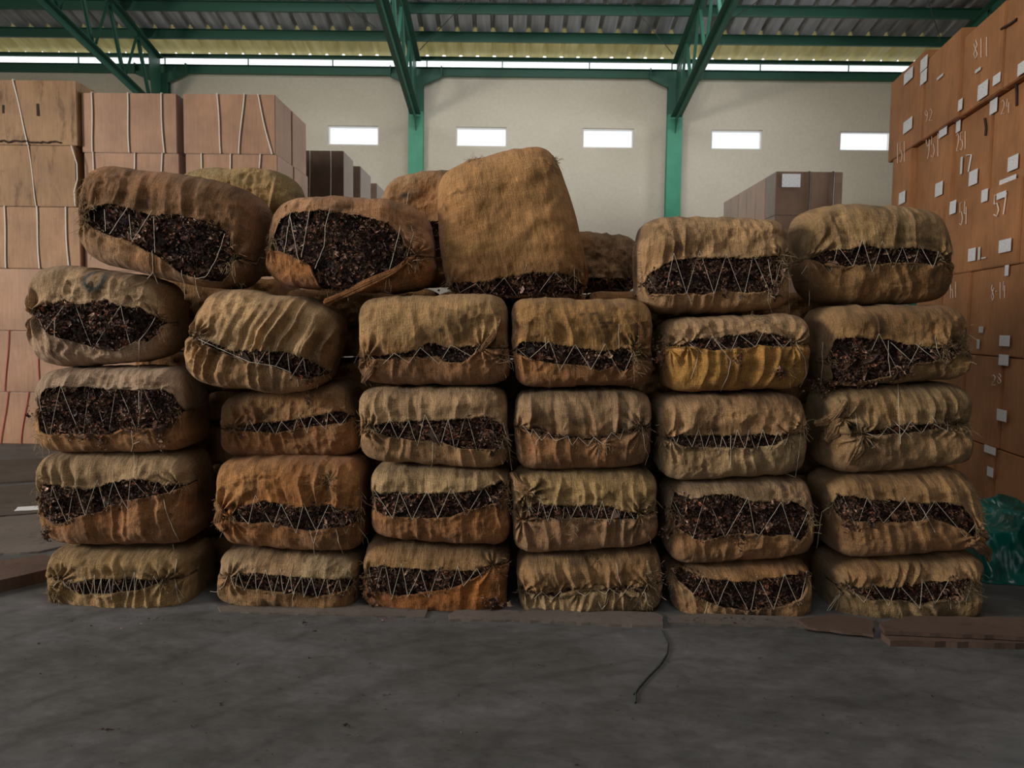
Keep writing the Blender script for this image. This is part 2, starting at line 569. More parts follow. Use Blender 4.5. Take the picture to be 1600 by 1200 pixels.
clab = ['green steel column at the left, mostly hidden behind the strapped cartons', 'green steel column left of the tall upright bale',
        'green steel column between the third and fourth windows', 'green steel column hidden behind the high wall of brown cartons']
tlab = ['green lattice roof truss rising from the leftmost column', 'green lattice roof truss rising from the column left of the tall upright bale',
        'green lattice roof truss rising from the column right of the centre', 'green lattice roof truss at the top right above the brown cartons']
for i, cx in enumerate(COLX):
    r = empty('steel_column', (cx, YW - .2, 0), clab[i], 'column', 'green steel columns')
    for nm, za_, zb_, mt_ in (('shaft', 0, 6.3, 'green'), ('column_head', 6.3, 7.1, 'green_dark')):
        m = MB(); zc_, hz_ = (za_ + zb_) / 2, zb_ - za_
        m.box((0, -.01, zc_), (.34, .012, hz_)); m.box((0, .15, zc_), (.34, .012, hz_)); m.box((0, .07, zc_), (.01, .16, hz_))
        m.build(nm, M[mt_], r)
    m = MB()
    for s in (-1, 1):
        m.prism([(s * .17, 0, 7.14), (s * .58, 0, 7.14), (s * .58, 0, 7.08), (s * .17, 0, 6.9)], (0, .1, 0))
        m.box((s * .58, .03, 7.2), (.02, .14, .24))
    m.build('bracket', M['green_dark'], r)
    MB().box((0, .07, .01), (.5, .4, .02)).build('base_plate', M['green_dark'], r)
    t = empty('roof_truss', (cx, YW - .3, 6.3), tlab[i], 'truss', 'lattice roof trusses')
    # side view: top chord under purlins, bottom chord from lower on the column
    yT = lambda s: s
    L = 11.5
    top = lambda s: zr(YW - .3 - s) - .27 - 6.3
    bot = lambda s: 6.22 - 6.3 + .155 * s + (0 if s > .0 else 0)
    for nm, fn in (('top_chord', top), ('bottom_chord', bot)):
        m = MB()
        for s in (-1, 1):
            m.angle((s * .06, 0, fn(0)), (s * .06, -L, fn(L)), .13, .012, s)
        m.build(nm, M['green_dark'], t)
    # tapering haunch: bottom chord swept down to the column face
    m = MB(); m.prism([(0, .08, top(0) + .1), (0, -.55, top(.55)), (0, -.35, bot(.35)), (0, .08, bot(0) - .35)], (.012, 0, 0)); m.build('gusset_plate', M['green_dark'], t)
    s0 = .4; k = 0
    while s0 < L - .7:
        s1 = s0 + .62
        m = MB()
        a, b2 = ((0, -s0, bot(s0)), (0, -s1, top(s1))) if k % 2 == 0 else ((0, -s0, top(s0)), (0, -s1, bot(s1)))
        m.angle(a, b2, .06, .008)
        m.build('web_member', M['green_dark'], t); s0 = s1; k += 1

# bracing rods in the roof plane
rods = [((981, 0), (1051, 84)), ((1187, 0), (1119, 47)), ((730, 0), (656, 78)), ((531, 0), (587, 44)), ((1450, 0), (1470, 64))]
rl = ['thin roof bracing rod left of the right-hand truss', 'thin roof bracing rod right of the right-hand truss', 'thin roof bracing rod right of the middle truss', 'thin roof bracing rod left of the middle truss', 'thin wire hanging from the roof beside the brown cartons']


def roofhit(px, py, drop):
    d = CR @ Vector(((px - 800) / F, (600 - py) / F, -1))
    # CAM_H + d.z t = Z0 - drop + SL*(YW - d.y t)
    t = (Z0 - drop + SL * YW - CAM_H) / (d.z + SL * d.y)
    return Vector((d.x * t, d.y * t, CAM_H + d.z * t))


for (a, b2), lb in zip(rods, rl):
    A, B = roofhit(*a, .26), roofhit(*b2, .26)
    A = A + (A - B) * .8
    V, Q = tubes([[A, (A + B) / 2, B]], .009)
    tag(mesh_np('bracing_rod', V, Q, M['rod'], origin=B), lb, 'bracing rod', 'roof bracing rods').location = B

# ------------------------------------------------------------------ bales
rng = np.random.RandomState(7)


def inv_bilinear(C, X, Z):
    """C = world (x,z) of TL,TR,BR,BL ; returns a,b in [-1,1] (a right, b up)"""
    C = np.asarray(C, float)
    a = np.zeros_like(X); b = np.zeros_like(X)
    for _ in range(12):
        x, z, dxa, dza, dxb, dzb = bil(C, a, b, True)
        ex, ez = X - x, Z - z
        det = dxa * dzb - dxb * dza
        a = a + (ex * dzb - ez * dxb) / det
        b = b + (ez * dxa - ex * dza) / det
        a = np.clip(a, -1.3, 1.3); b = np.clip(b, -1.3, 1.3)
    return a, b


def bil(C, a, b, der=False):
    TL, TR, BR, BL = C
    p, q, r, s = (1 - a) * (1 + b) / 4, (1 + a) * (1 + b) / 4, (1 + a) * (1 - b) / 4, (1 - a) * (1 - b) / 4
    x = p * TL[0] + q * TR[0] + r * BR[0] + s * BL[0]
    z = p * TL[1] + q * TR[1] + r * BR[1] + s * BL[1]
    if not der: return x, z
    out = [x, z]
    for k in (0, 1): out.append(((1 + b) * (TR[k] - TL[k]) + (1 - b) * (BR[k] - BL[k])) / 4)
    for k in (0, 1): out.append(((1 - a) * (TL[k] - BL[k]) + (1 + a) * (TR[k] - BR[k])) / 4)
    return out


STR = {}


class Bale:
    """one sheet of burlap wrapped round a pressed block of leaf, its two hems meeting (or gaping) at the front"""

    def __init__(s, quad, up, low, label, yf=4.26, D=.56, n=6.5, m=4.0, seed=1, cu=(.32, .215, .115), cl=None, pleat=1.0, slant=0.0,
                 pf=1.0, marks=(), loose=(), puck=(), stitch=1, sd=24, leaf=1.0, spill=(), fray=1.0, stain=.5, frayat=(), group='burlap bales of the front stacks', lod=1, side=True,
                 knot=(), blotch=1.0):
        s.blotch = blotch
        s.q = quad; s.label = label; s.yf = yf; s.D = D; s.n = n; s.m = m; s.seed = seed; s.cu = np.array(cu); s.cl = np.array(cl if cl else cu)
        s.pleat = pleat; s.slant = slant; s.pf = pf; s.lod = lod; s.stain = stain
        s.up = None
        k = 1 if (quad[0][0] + quad[1][0]) / 2 < 800 else -1
        C = []
        for i, (x, y) in enumerate(quad):
            right = i in (1, 2)
            far = side and ((k == 1 and right) or (k == -1 and not right))
            p = P(x, y, yf + (.34 * D / .56 if far else .13))
            C.append((p.x, p.z))
        s.C = C
        W = lambda pts, Y: np.array([tuple(P(x, y, Y)) for x, y in pts])
        if up:
            u = W(up, yf + .02); l = W(low, yf + .02)
            s.ua, s.ub = inv_bilinear(C, u[:, 0], u[:, 2]); s.la, s.lb = inv_bilinear(C, l[:, 0], l[:, 2])
            o = np.argsort(s.ua); s.ua, s.ub = s.ua[o], s.ub[o]; o = np.argsort(s.la); s.la, s.lb = s.la[o], s.lb[o]
            s.a0 = max(min(s.ua[0], s.la[0]), -.975); s.a1 = min(max(s.ua[-1], s.la[-1]), .975)
            s.up = True
        else:
            s.a0, s.a1 = -.7, .7
        s.puck = [tuple(inv_bilinear(C, *[np.array([v]) for v in (P(x, y, yf + .02).x, P(x, y, yf + .02).z)])) + (r, am) for x, y, r, am in puck]
        s.marks = marks
        # ---- sheet
        nc = 190 if lod == 1 else 70
        t = np.linspace(-1, 1, nc)
        a = np.sin(t * np.pi / 2) * .7 + t * .3
        a = a * .9997
        h = s.h(a)
        lu, ll = s.lips(a)
        nf = 56 if lod == 1 else 24
        fr = np.linspace(0, 1, nf)
        Bu = lu[None, :] + (h[None, :] - lu[None, :]) * fr[:, None] ** 1.0       # lip -> top
        Bl = ll[None, :] + (-h[None, :] - ll[None, :]) * fr[:, None]
        fac = .9999
        Au = np.broadcast_to(a, Bu.shape)
        yu = s.ysurf(Au, Bu * fac, 1); yl = s.ysurf(Au, Bl * fac, -1)
        Xu, Zu = s.xz(Au, Bu, 1); Xl, Zl = s.xz(Au, Bl, -1)
        rows = []
        # curled hem of the upper lip (three extra rows, going inside)
        gap = np.clip((lu - ll) / .12, 0, 1)
        e = s.size()[1] / 2
        hem = [(.035, .006), (.020, .016), (.006, .012)]
        for dy, dz in hem: rows.append(np.stack([Xu[0], yu[0] + dy, Zu[0] + dz * (1 - 0)], 1))
        hem_n = len(hem)
        for i in range(nf): rows.append(np.stack([Xu[i], yu[i], Zu[i]], 1))
        # top, back, bottom
        nb = 22 if lod == 1 else 12
        c = s.c(a); yc = s.yf + s.D / 2
        ph = np.linspace(0, np.pi, nb)[1:-1]
        for p_ in ph:
            yy = yc + c * np.sign(-np.cos(p_)) * 0 + 0
            cosv, sinv = math.cos(p_), math.sin(p_)
            # from top (b=h) over the back to the bottom
            bb = h * np.sign(cosv) * abs(cosv) ** (2 / s.m)
            yy = yc + c * sinv ** (2 / s.m)
            X, Z = s.xz(a, bb, 0)
            rows.append(np.stack([X, yy, Z], 1))
        for i in range(nf - 1, -1, -1): rows.append(np.stack([Xl[i], yl[i], Zl[i]], 1))
        for dy, dz in hem[::-1]: rows.append(np.stack([Xl[0], yl[0] + dy, Zl[0] - dz], 1))
        G = np.array(rows)                      # rows x nc x 3
        def cap(e):
            c0 = e.mean(0)[None]
            return [c0 + (e - c0) * k for k in (.02, .35, .7)]
        L_, R_ = cap(G[:, 0]), cap(G[:, -1])
        G = np.concatenate([np.stack(L_, 1), G, np.stack(R_[::-1], 1)], 1)
        a = np.concatenate([[a[0]] * 3, a, [a[-1]] * 3]); nc = nc + 6
        Au = np.broadcast_to(a, (nf, nc))
        nr = len(rows)
        arc = np.concatenate([np.zeros((1, nc)), np.cumsum(np.linalg.norm(np.diff(G, axis=0), axis=2), 0)], 0)
        mid = arc[:, nc // 2][:, None] + 0 * arc
        xl = (a[None, :] * s.size()[0] / 2) + 0 * arc
        # colours
        col = s.colour(G, Au, hem_n, nf, nr, nc)
        cx = sum(c_[0] for c_ in C) / 4; zb = float(G[:, :, 2].min())
        s.org = (cx, yc, zb)
        r = empty('burlap_bale', s.org, label, 'bale', group)
        s.root = r
        s.cover = mesh_np('burlap_cover', G, grid_quads(nr, nc), M['burlap'], r, col.reshape(-1, 3), np.stack([xl, mid], -1).reshape(-1, 2), origin=s.org)
        if up:
            s.filling(leaf, spill)
            if stitch: s.stitches(sd, stitch)
            if fray: s.fray(fray, frayat)
        elif fray and lod == 1: s.fray(fray, frayat)
        for pts in loose: pass
        if loose: s.loosen(loose)
        if knot: s.knots(knot)

    def size(s):
        C = s.C
        return (abs(C[1][0] - C[0][0]) + abs(C[2][0] - C[3][0])) / 2, (abs(C[0][1] - C[3][1]) + abs(C[1][1] - C[2][1])) / 2

    def h(s, a): return np.maximum(1 - np.abs(a) ** s.n, 1e-6) ** (1 / s.n)

    def c(s, a): return s.D / 2 * np.maximum(1 - np.abs(a) ** (s.n * .9), 1e-6) ** (1 / (s.n * .9))

    def lips(s, a):
        h = s.h(a)
        if s.up:
            u = np.interp(a, s.ua, s.ub); l = np.interp(a, s.la, s.lb)
            wob = (fbm(a * 14, a * 0, s.seed + 5) - .5) * .05
            u = u + wob + (vnoise(a * 60, a * 0, s.seed + 6) - .5) * .03; l = l + (fbm(a * 12, a * 0 + 5, s.seed + 7) - .5) * .05
            inside = sm(s.a0 - .02, s.a0 + .06, a) * (1 - sm(s.a1 - .06, s.a1 + .02, a))
            md = (u + l) / 2
            u = md + (u - md) * inside; l = md + (l - md) * inside
            md = (u + l) / 2
            u = np.maximum(u, md); l = np.minimum(l, md)
        else:
            u = -.12 + 0 * a; l = u
        k = h * .96
        return np.clip(u, -k, k) + .004, np.clip(l, -k, k) - .004

    def xz(s, a, b, part):
        X, Z = bil(s.C, a, b)
        w, hh = s.size()
        # slack outline: small unevenness of the silhouette, never beyond the contact planes by much
        k = (fbm(a * 2.2 + s.seed, b * 1.7, s.seed + 3, 3) - .5)
        X = X + k * .028 * np.abs(a) ** 3 * np.sign(a)
        Z = Z - np.abs(fbm(a * 3 + 9, b * 0 + s.seed, s.seed + 4, 3) - .5) * .034 * np.sign(b) * np.abs(b) ** 4
        return X, Z

    def ysurf(s, a, b, part):
        """front surface depth, with folds"""
        h = s.h(a); c = s.c(a)
        yc = s.yf + s.D / 2
        q = np.clip(np.abs(b / h), 0, .99999)
        y = yc - c * (1 - q ** s.m) ** (1 / s.m)
        w, hh = s.size()
        lu, ll = s.lips(a)
        x = a * w / 2; z = b * hh / 2
        if part == 0: part = np.where(b > (lu + ll) / 2, 1, -1)
        tu = np.clip((b - lu) / np.maximum(h - lu, .05), 0, 1); tl = np.clip((ll - b) / np.maximum(h + ll, .05), 0, 1)
        t = np.where(part > 0, tu, tl)
        zl = np.where(part > 0, lu, ll) * hh / 2
        S = s.seed * 13
        xs = x + s.slant * (z - zl) * np.where(part > 0, 1, -1) + (fbm(x * 4, z * 5, S + 1, 2) - .5) * .08
        p1 = vnoise(xs * 17 * s.pf, z * 1.5 + part, S + 2); p2 = vnoise(xs * 38 * s.pf, z * 3 + part * 2, S + 3)
        ridge = 1 - np.abs(2 * p1 - 1)
        fade = (1 - t) ** .55 * np.clip(t * 9 + .35, 0, 1)
        mask = sm(.25, .65, vnoise(x * 5 + part, z * 2, S + 4)) * .65 + .35
        d = s.pleat * fade * mask * ((ridge - .5) * .052 + (p2 - .5) * .024) * np.where(part > 0, 1, .8)
        d = d + (fbm(x * 6, z * 8, S + 5, 3) - .5) * .050 + (fbm(x * 26, z * 22, S + 6, 3) - .5) * .010
        # crumples: creased noise
        d = d + (np.abs(fbm(x * 13, z * 13, S + 8, 3) - .5)) * -.05 * sm(.45, .7, vnoise(x * 3.5, z * 4, S + 9))
        # bulging lips over the opening, groove at closed seam
        g = np.clip((lu - ll) * hh / 2 / .03, 0, 1)
        d = d + np.exp(-((t * (h - part * np.where(part > 0, lu, ll)) * hh / 2) / .018) ** 2) * (.012 * g - .020 * (1 - g))
        d = d + np.sin(np.pi * np.clip(t, 0, 1)) * .010
        # gathered corners
        ends = [(s.a0, float(np.interp(s.a0, a.ravel() if a.ndim == 1 else a[0], ((lu + ll) / 2).ravel() if a.ndim == 1 else ((lu + ll) / 2)[0])), .10, .016),
                (s.a1, float(np.interp(s.a1, a.ravel() if a.ndim == 1 else a[0], ((lu + ll) / 2).ravel() if a.ndim == 1 else ((lu + ll) / 2)[0])), .10, .016)] if (s.up and a.ndim) else []
        for (pa, pb, R, am) in ends + [(float(p[0][0]), float(p[1][0]), p[2], p[3]) for p in s.puck]:
            dx = x - pa * w / 2; dz = z - pb * hh / 2
            rr = np.hypot(dx, dz); an = np.arctan2(dz, dx)
            d = d + am * np.exp(-(rr / R) ** 2) * (np.sin(an * 9 + S + 2 * np.sin(an * 3 + S)) * np.clip(rr / .02, 0, 1) - .6 * np.exp(-(rr / .02) ** 2))
        edge = sm(0, .14, 1 - q) * .8 + .2
        eda = sm(.0, .08, 1 - np.abs(a))
        d = d * edge * (eda * .85 + .15)
        return y - d

    def at(s, px, py, off=.004):
        """world point on the front surface under a photograph pixel"""
        y = s.yf + .03
        for _ in range(3):
            p = P(px, py, y)
            a, b = inv_bilinear(s.C, np.array([p.x]), np.array([p.z]))
            a = np.clip(a, -.98, .98)
            b = np.clip(b, -.97 * s.h(a), .97 * s.h(a))
            y = float(s.ysurf(a, b, 0)[0]) - off
        return P(px, py, y)

    def colour(s, G, A, hn, nf, nr, nc):
        X, Z = G[:, :, 0], G[:, :, 2]
        S = s.seed * 7
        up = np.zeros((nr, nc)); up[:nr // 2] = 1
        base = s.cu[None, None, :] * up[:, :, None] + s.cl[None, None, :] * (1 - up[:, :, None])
        n = fbm(X * 3.2, Z * 4.5, S, 4)
        st = sm(.42, .70, n) * s.stain
        orange = np.array([.30, .135, .045])
        base = base * (1 - st[:, :, None]) + orange * st[:, :, None]
        n2 = fbm(X * 7 + 3, Z * 7, S + 9, 4)
        base = base * (1.1 + .95 * s.blotch * (n2 - .5))[:, :, None] * np.array([1.10, .90, .755])
        # tobacco juice stain along the hems
        lu, ll = s.lips(A[0])
        rr = np.arange(nr)
        dist = np.where(rr < nr // 2, rr - hn, nr - hn - 1 - rr).clip(0) / nf
        k = np.exp(-(dist[:, None] / .05) ** 2) * .6 * fbm(X * 12, Z * 12, S + 4)
        base = base * (1 - k[:, :, None]) + np.array([.09, .045, .02]) * k[:, :, None]
        n3 = fbm(X * 11 + 3, Z * 11 + 8, S + 19, 4)
        k = sm(.60, .72, n3) * .45 * s.blotch ** 2
        base = base * (1 - k[:, :, None]) + np.array([.10, .055, .025]) * k[:, :, None]
        front = np.zeros((nr, nc)); front[:hn + nf] = 1; front[nr - hn - nf:] = 1
        for mk in s.marks:
            kind, c, a_ = mk[0], np.array(mk[1]), mk[2]
            if kind == 'ring':
                (x, y, rad, th) = a_
                p = P(x, y, s.yf + .03); rad *= .00339; th *= .00339
                d = np.hypot(X - p.x, Z - p.z)
                ang = np.arctan2(Z - p.z, X - p.x)
                k = np.exp(-((d - rad) / th) ** 2) * (1 - .8 * np.exp(-((ang - 1.3) / .5) ** 2))
            elif kind == 'blob':
                (x, y, rx, ry) = a_
                p = P(x, y, s.yf + .03)
                k = np.exp(-(((X - p.x) / (rx * .00339)) ** 2 + ((Z - p.z) / (ry * .00339)) ** 2) * 1.2)
                k = k * (.5 + 1.0 * fbm(X * 25, Z * 25, S + 31))
            else:
                k = np.zeros_like(X)
                for i in range(len(a_) - 1):
                    p, q = P(*a_[i], s.yf + .03), P(*a_[i + 1], s.yf + .03)
                    vx, vz = q.x - p.x, q.z - p.z
                    t = np.clip(((X - p.x) * vx + (Z - p.z) * vz) / (vx * vx + vz * vz + 1e-9), 0, 1)
                    d = np.hypot(X - p.x - t * vx, Z - p.z - t * vz)
                    k = np.maximum(k, np.exp(-(d / .006) ** 2))
            k = np.clip(k * front * (mk[3] if len(mk) > 3 else .8), 0, 1)[:, :, None]
            base = base * (1 - k) + c * k
        return base

    def filling(s, dens, spill):
        """pressed leaf seen through the opening: lumpy block face and loose curled scraps"""
        w, hh = s.size(); S = s.seed * 31 + 3
        R = np.random.RandomState(S)
        nc, nr = 120, 26
        a = np.linspace(s.a0 - .02, s.a1 + .02, nc).clip(-.97, .97)
        lu, ll = s.lips(a)
        ex = .022 / (hh / 2)
        h = s.h(a)
        lo = np.maximum(ll - ex, -.97 * h); hi = np.minimum(lu + ex, .97 * h)
        B = lo[None, :] + (hi - lo)[None, :] * np.linspace(0, 1, nr)[:, None]
        A = np.broadcast_to(a, B.shape)
        X, Z = bil(s.C, A, B)
        q = np.clip(np.abs(B / s.h(A)), 0, .9999)
        yb = s.yf + s.D / 2 - s.c(A) * (1 - q ** s.m) ** (1 / s.m)
        gapm = (lu - ll) * hh / 2
        dep = .040 + (.5 - fbm(X * 22, Z * 22, S, 4)) * .05
        Y = yb + dep
        V = np.stack([X, Y, Z], -1)
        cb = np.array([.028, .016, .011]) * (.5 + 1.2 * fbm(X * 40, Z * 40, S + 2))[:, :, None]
        VV = [V.reshape(-1, 3)]; QQ = [grid_quads(nr, nc)]; CC = [cb.reshape(-1, 3)]
        off = nr * nc
        # scraps
        area_ = float(np.trapz(np.clip(lu - ll, 0, 9), a)) * w / 2 * hh / 2
        N = int(area_ * 13000 * dens * (1 if s.lod == 1 else .4)) + 30
        N = min(N, 2600)
        aa = R.uniform(s.a0, s.a1, N * 6)
        u_, l_ = s.lips(aa)
        keep = R.uniform(0, np.max(lu - ll) + 1e-6, N * 6) < (u_ - l_)
        aa, u_, l_ = aa[keep][:N], u_[keep][:N], l_[keep][:N]
        N = len(aa)
        tt = R.uniform(-.02, 1.02, N)
        bb = l_ + (u_ - l_) * tt
        hx = s.h(aa)
        bb = np.clip(bb, -.95 * hx, .95 * hx)
        X, Z = bil(s.C, aa, bb)
        q = np.clip(np.abs(bb / hx), 0, .9999)
        Y = s.yf + s.D / 2 - s.c(aa) * (1 - q ** s.m) ** (1 / s.m)
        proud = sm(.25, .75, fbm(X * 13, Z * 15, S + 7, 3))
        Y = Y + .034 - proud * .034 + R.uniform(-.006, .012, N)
        Ctr = np.stack([X, Y, Z], 1)
        if spill:
            ex = []
            for (x, y, rx, ry, n) in spill:
                for _ in range(n):
                    px, py = x + R.normal() * rx, y + R.normal() * ry
                    p = s.at(px, py, .006 + abs(R.normal()) * .008); ex.append((p.x, p.y, p.z))
            Ctr = np.concatenate([Ctr, np.array(ex)])
            proud = np.concatenate([proud, np.full(len(ex), .8)])
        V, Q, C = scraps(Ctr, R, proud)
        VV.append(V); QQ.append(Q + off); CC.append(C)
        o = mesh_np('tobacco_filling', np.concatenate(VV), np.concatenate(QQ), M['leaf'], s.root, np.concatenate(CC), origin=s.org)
        o['kind'] = 'stuff'; o['label'] = 'dark shredded dry tobacco leaf'

    def strand(s, pts, R, wob=.8, off=.005):
        """a strand following the cloth through photograph pixels"""
        out = []
        for i in range(len(pts) - 1):
            (x0, y0), (x1, y1) = pts[i], pts[i + 1]
            n = max(2, int(math.hypot(x1 - x0, y1 - y0) / 6))
            for k in range(n):
                f = k / n
                out.append(s.at(x0 + (x1 - x0) * f + R.normal() * wob * .4, y0 + (y1 - y0) * f, off))
        out.append(s.at(*pts[-1], off))
        return [tuple(p) for p in out]

    def stitches(s, sd, mode):
        R = np.random.RandomState(s.seed + 77)
        w, hh = s.size()
        n = max(3, int((s.a1 - s.a0) * w / 2 / .00339 / sd))
        paths = []
        prev = None
        for i in range(2 * n + 1):
            f = i / (2 * n)
            a = s.a0 + (s.a1 - s.a0) * np.clip(f + R.normal() * .22 / (2 * n), .01, .99)
            u, l = s.lips(np.array([a]))
            if i % 2 == 0: b = float(u[0]) + R.uniform(.0, .17)
            else: b = float(l[0]) - R.uniform(.0, .17)
            hx = float(s.h(np.array([a]))[0]); b = max(-.93 * hx, min(.93 * hx, b))
            y = float(s.ysurf(np.array([a]), np.array([b]), 0)[0]) - .004
            X, Z = bil(s.C, np.array([a]), np.array([b]))
            p = np.array([X[0], y, Z[0]])
            if prev is not None:
                mid = (prev + p) / 2 + np.array([R.normal() * .0015, -.004 + .002 * R.normal(), 0])
                paths.append([prev, (prev + mid) / 2 + np.array([0, -.002, 0]), mid, (mid + p) / 2 + np.array([0, -.002, 0]), p])
            prev = p
        V, Q = tubes(paths, .00115, 5)
        mesh_np('stitching_twine', V, Q, M['twine'], s.root, origin=s.org)

    def loosen(s, loose):
        R = np.random.RandomState(s.seed + 99)
        for pts in loose:
            V, Q = tubes([s.strand(pts, R, .8, .008)], .0016, 5)
            mesh_np('loose_twine', V, Q, M['twine'], s.root, origin=s.org)

    def fray(s, k, at_):
        """jute fibres standing out of the hems and torn corners"""
        R = np.random.RandomState(s.seed + 55)
        paths = []; rad = []
        N = int(110 * k * (1 if s.lod == 1 else .4))
        pts = []
        for i in range(N):
            a = R.uniform(max(s.a0 - .1, -.95), min(s.a1 + .1, .95)); u, l = s.lips(np.array([a]))
            upper = R.uniform() < .5
            b = float(u[0] if upper else l[0]) + R.normal() * .02
            pts.append((a, b, 1, .014))
        for i in range(int(45 * k)):
            sd_ = R.choice([-1, 1]); a = (s.a0 if sd_ < 0 else s.a1) + R.normal() * .03; a = min(max(a, -.97), .97)
            u, l = s.lips(np.array([a])); pts.append((a, float((u[0] + l[0]) / 2) + R.normal() * .10, 1, .028))
        for (x, y, rx, ry, n) in at_:
            for _ in range(n):
                p = P(x + R.normal() * rx, y + R.normal() * ry, s.yf + .05)
                a, b = inv_bilinear(s.C, np.array([p.x]), np.array([p.z])); pts.append((float(np.clip(a[0], -.985, .985)), float(b[0]), 2, .034))
        for (a, b, kk, ln) in pts:
            hx = float(s.h(np.array([a]))[0]); b = max(-.97 * hx, min(.97 * hx, b))
            y = float(s.ysurf(np.array([a]), np.array([b]), 0)[0])
            X, Z = bil(s.C, np.array([a]), np.array([b]))
            p = np.array([X[0], y + .002, Z[0]])
            d = R.normal(size=3) * np.array([.7, .35, .9]); d[1] = -abs(d[1]) - .25; d[2] -= .35
            d /= np.linalg.norm(d); L = ln * R.uniform(.25, 1.15); bend = R.normal(size=3) * .5; bend[1] = -abs(bend[1]) * .3; bend[2] -= .4
            paths.append([p + d * L * t + bend * L * t * t for t in (0, .35, .7, 1)])
            rad.append(R.uniform(.0005, .0011) * (1.2 if kk == 2 else 1))
        V, Q = tubes(paths, rad, 3)
        o = mesh_np('frayed_fibres', V, Q, M['fibre'], s.cover, origin=s.org); o['kind'] = 'stuff'

    def knots(s, knot):
        """twisted bunches of cloth standing out at a corner: polyline px + radius px"""
        for pts, r0, r1 in knot:
            R = np.random.RandomState(int(pts[0][0]))
            n = 26
            P3 = np.array([tuple(s.at(x, y, .012)) for x, y in pts])
            tt = np.linspace(0, len(pts) - 1, n)
            c = np.stack([np.interp(tt, np.arange(len(pts)), P3[:, k]) for k in range(3)], 1)
            tg = np.gradient(c, axis=0); tg /= np.linalg.norm(tg, axis=1)[:, None]
            u = np.cross(tg, [0, 1, 0.01]); u /= np.linalg.norm(u, axis=1)[:, None]; v = np.cross(tg, u)
            kk = 40
            an = np.linspace(0, 2 * np.pi, kk, endpoint=False)
            f = np.linspace(0, 1, n)
            rad = (r0 + (r1 - r0) * f) * .00339 * (1 - .25 * np.sin(f * 9))
            rad[0] *= .4; rad[-1] *= .35
            rr = rad[:, None] * (1 + .22 * np.sin(an[None, :] * 5 + f[:, None] * 5 + 2 * np.sin(an[None, :] * 2)) + .12 * np.sin(an[None, :] * 11 + 1) + .25 * (fbm(f[:, None] * 8, an[None, :], 3) - .5))
            V = c[:, None, :] + rr[:, :, None] * (np.cos(an)[None, :, None] * u[:, None, :] + np.sin(an)[None, :, None] * v[:, None, :])
            V = V.reshape(-1, 3)
            Q = grid_quads(n, kk, 0, True)
            col = np.broadcast_to(s.cl, V.shape) * np.array([1.0, .8, .66]) * (.8 + .4 * R.rand(len(V), 1))
            uv = np.stack([V[:, 0], V[:, 2]], 1)
            mesh_np('cloth_knot', V, Q, M['burlap'], s.cover, col, uv, origin=s.org)


def scraps(C, R, proud):
    """curled, creased leaf scraps centred at C -> V,Q,colour"""
    N = len(C); ns, nw = 6, 3
    ang = (fbm(C[:, 0] * 9, C[:, 2] * 9, 3, 2) * 9 + R.normal(0, .9, N))
    tilt = R.normal(0, .55, N)
    d = np.stack([np.cos(ang) * np.cos(tilt), np.sin(tilt), np.sin(ang) * np.cos(tilt)], 1)
    nrm = np.stack([R.normal(0, .35, N), -np.ones(N), R.normal(0, .35, N)], 1)
    sd = np.cross(d, nrm); sd /= np.linalg.norm(sd, axis=1)[:, None] + 1e-9
    nn = np.cross(sd, d)
    nn *= -np.sign(nn[:, 1:2])
    L = R.uniform(.010, .036, N) * (.7 + 1.1 * R.rand(N) ** 3); W = R.uniform(.0018, .0062, N) * (.8 + 1.2 * R.rand(N) ** 4)
    bigp = R.rand(N) < .06; L = np.where(bigp, L * 1.6 + .01, L); W = np.where(bigp, W * 1.9 + .002, W)
    cur = R.normal(0, 1.3, N); cur2 = R.normal(0, 1.0, N); tw = R.normal(0, 1.4, N); cup = R.uniform(.2, 1.1, N)
    s = np.linspace(-.5, .5, ns); t = np.linspace(-1, 1, nw)
    sv, tv = s[None, :, None], t[None, None, :]
    wid = W[:, None, None] * (1 - (2 * np.abs(sv)) ** 3 * .6) * (1 + .35 * np.sin(sv * 13 + N + cur[:, None, None] * 5))
    th = tw[:, None, None] * sv * 2
    off_s = tv * wid * np.cos(th); off_n = tv * wid * np.sin(th) + cup[:, None, None] * wid * tv ** 2 - cur[:, None, None] * L[:, None, None] * sv ** 2 * .9
    off_d = L[:, None, None] * sv * (1 - .25 * np.abs(cur[:, None, None]).clip(0, 1.5) * np.abs(sv) * 2) + 0 * tv
    off_s = off_s + cur2[:, None, None] * L[:, None, None] * sv ** 2 * .8
    V = C[:, None, None, :] + off_d[..., None] * d[:, None, None, :] + off_s[..., None] * sd[:, None, None, :] + off_n[..., None] * nn[:, None, None, :]
    base = grid_quads(ns, nw)
    Q = (base[None] + (np.arange(N) * ns * nw)[:, None, None]).reshape(-1, 4)
    pal = np.array([[.040, .021, .014], [.085, .043, .028], [.15, .074, .048], [.24, .078, .042], [.31, .18, .125], [.42, .27, .19]])
    pr = np.array([.38, .30, .16, .08, .055, .025])
    idx = R.choice(6, N, p=pr)
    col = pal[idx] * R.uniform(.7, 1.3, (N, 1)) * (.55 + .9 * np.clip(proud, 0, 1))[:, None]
    col = np.repeat(col, ns * nw, 0)
    return V.reshape(-1, 3), Q, col


TAN = (.335, .232, .130)
GREY = (.36, .30, .235)
GOLD = (.36, .225, .085)
OLIVE = (.27, .205, .105)
BROWN = (.27, .155, .075)
ORNG = (.33, .165, .06)
PALE = (.37, .29, .18)

B = []
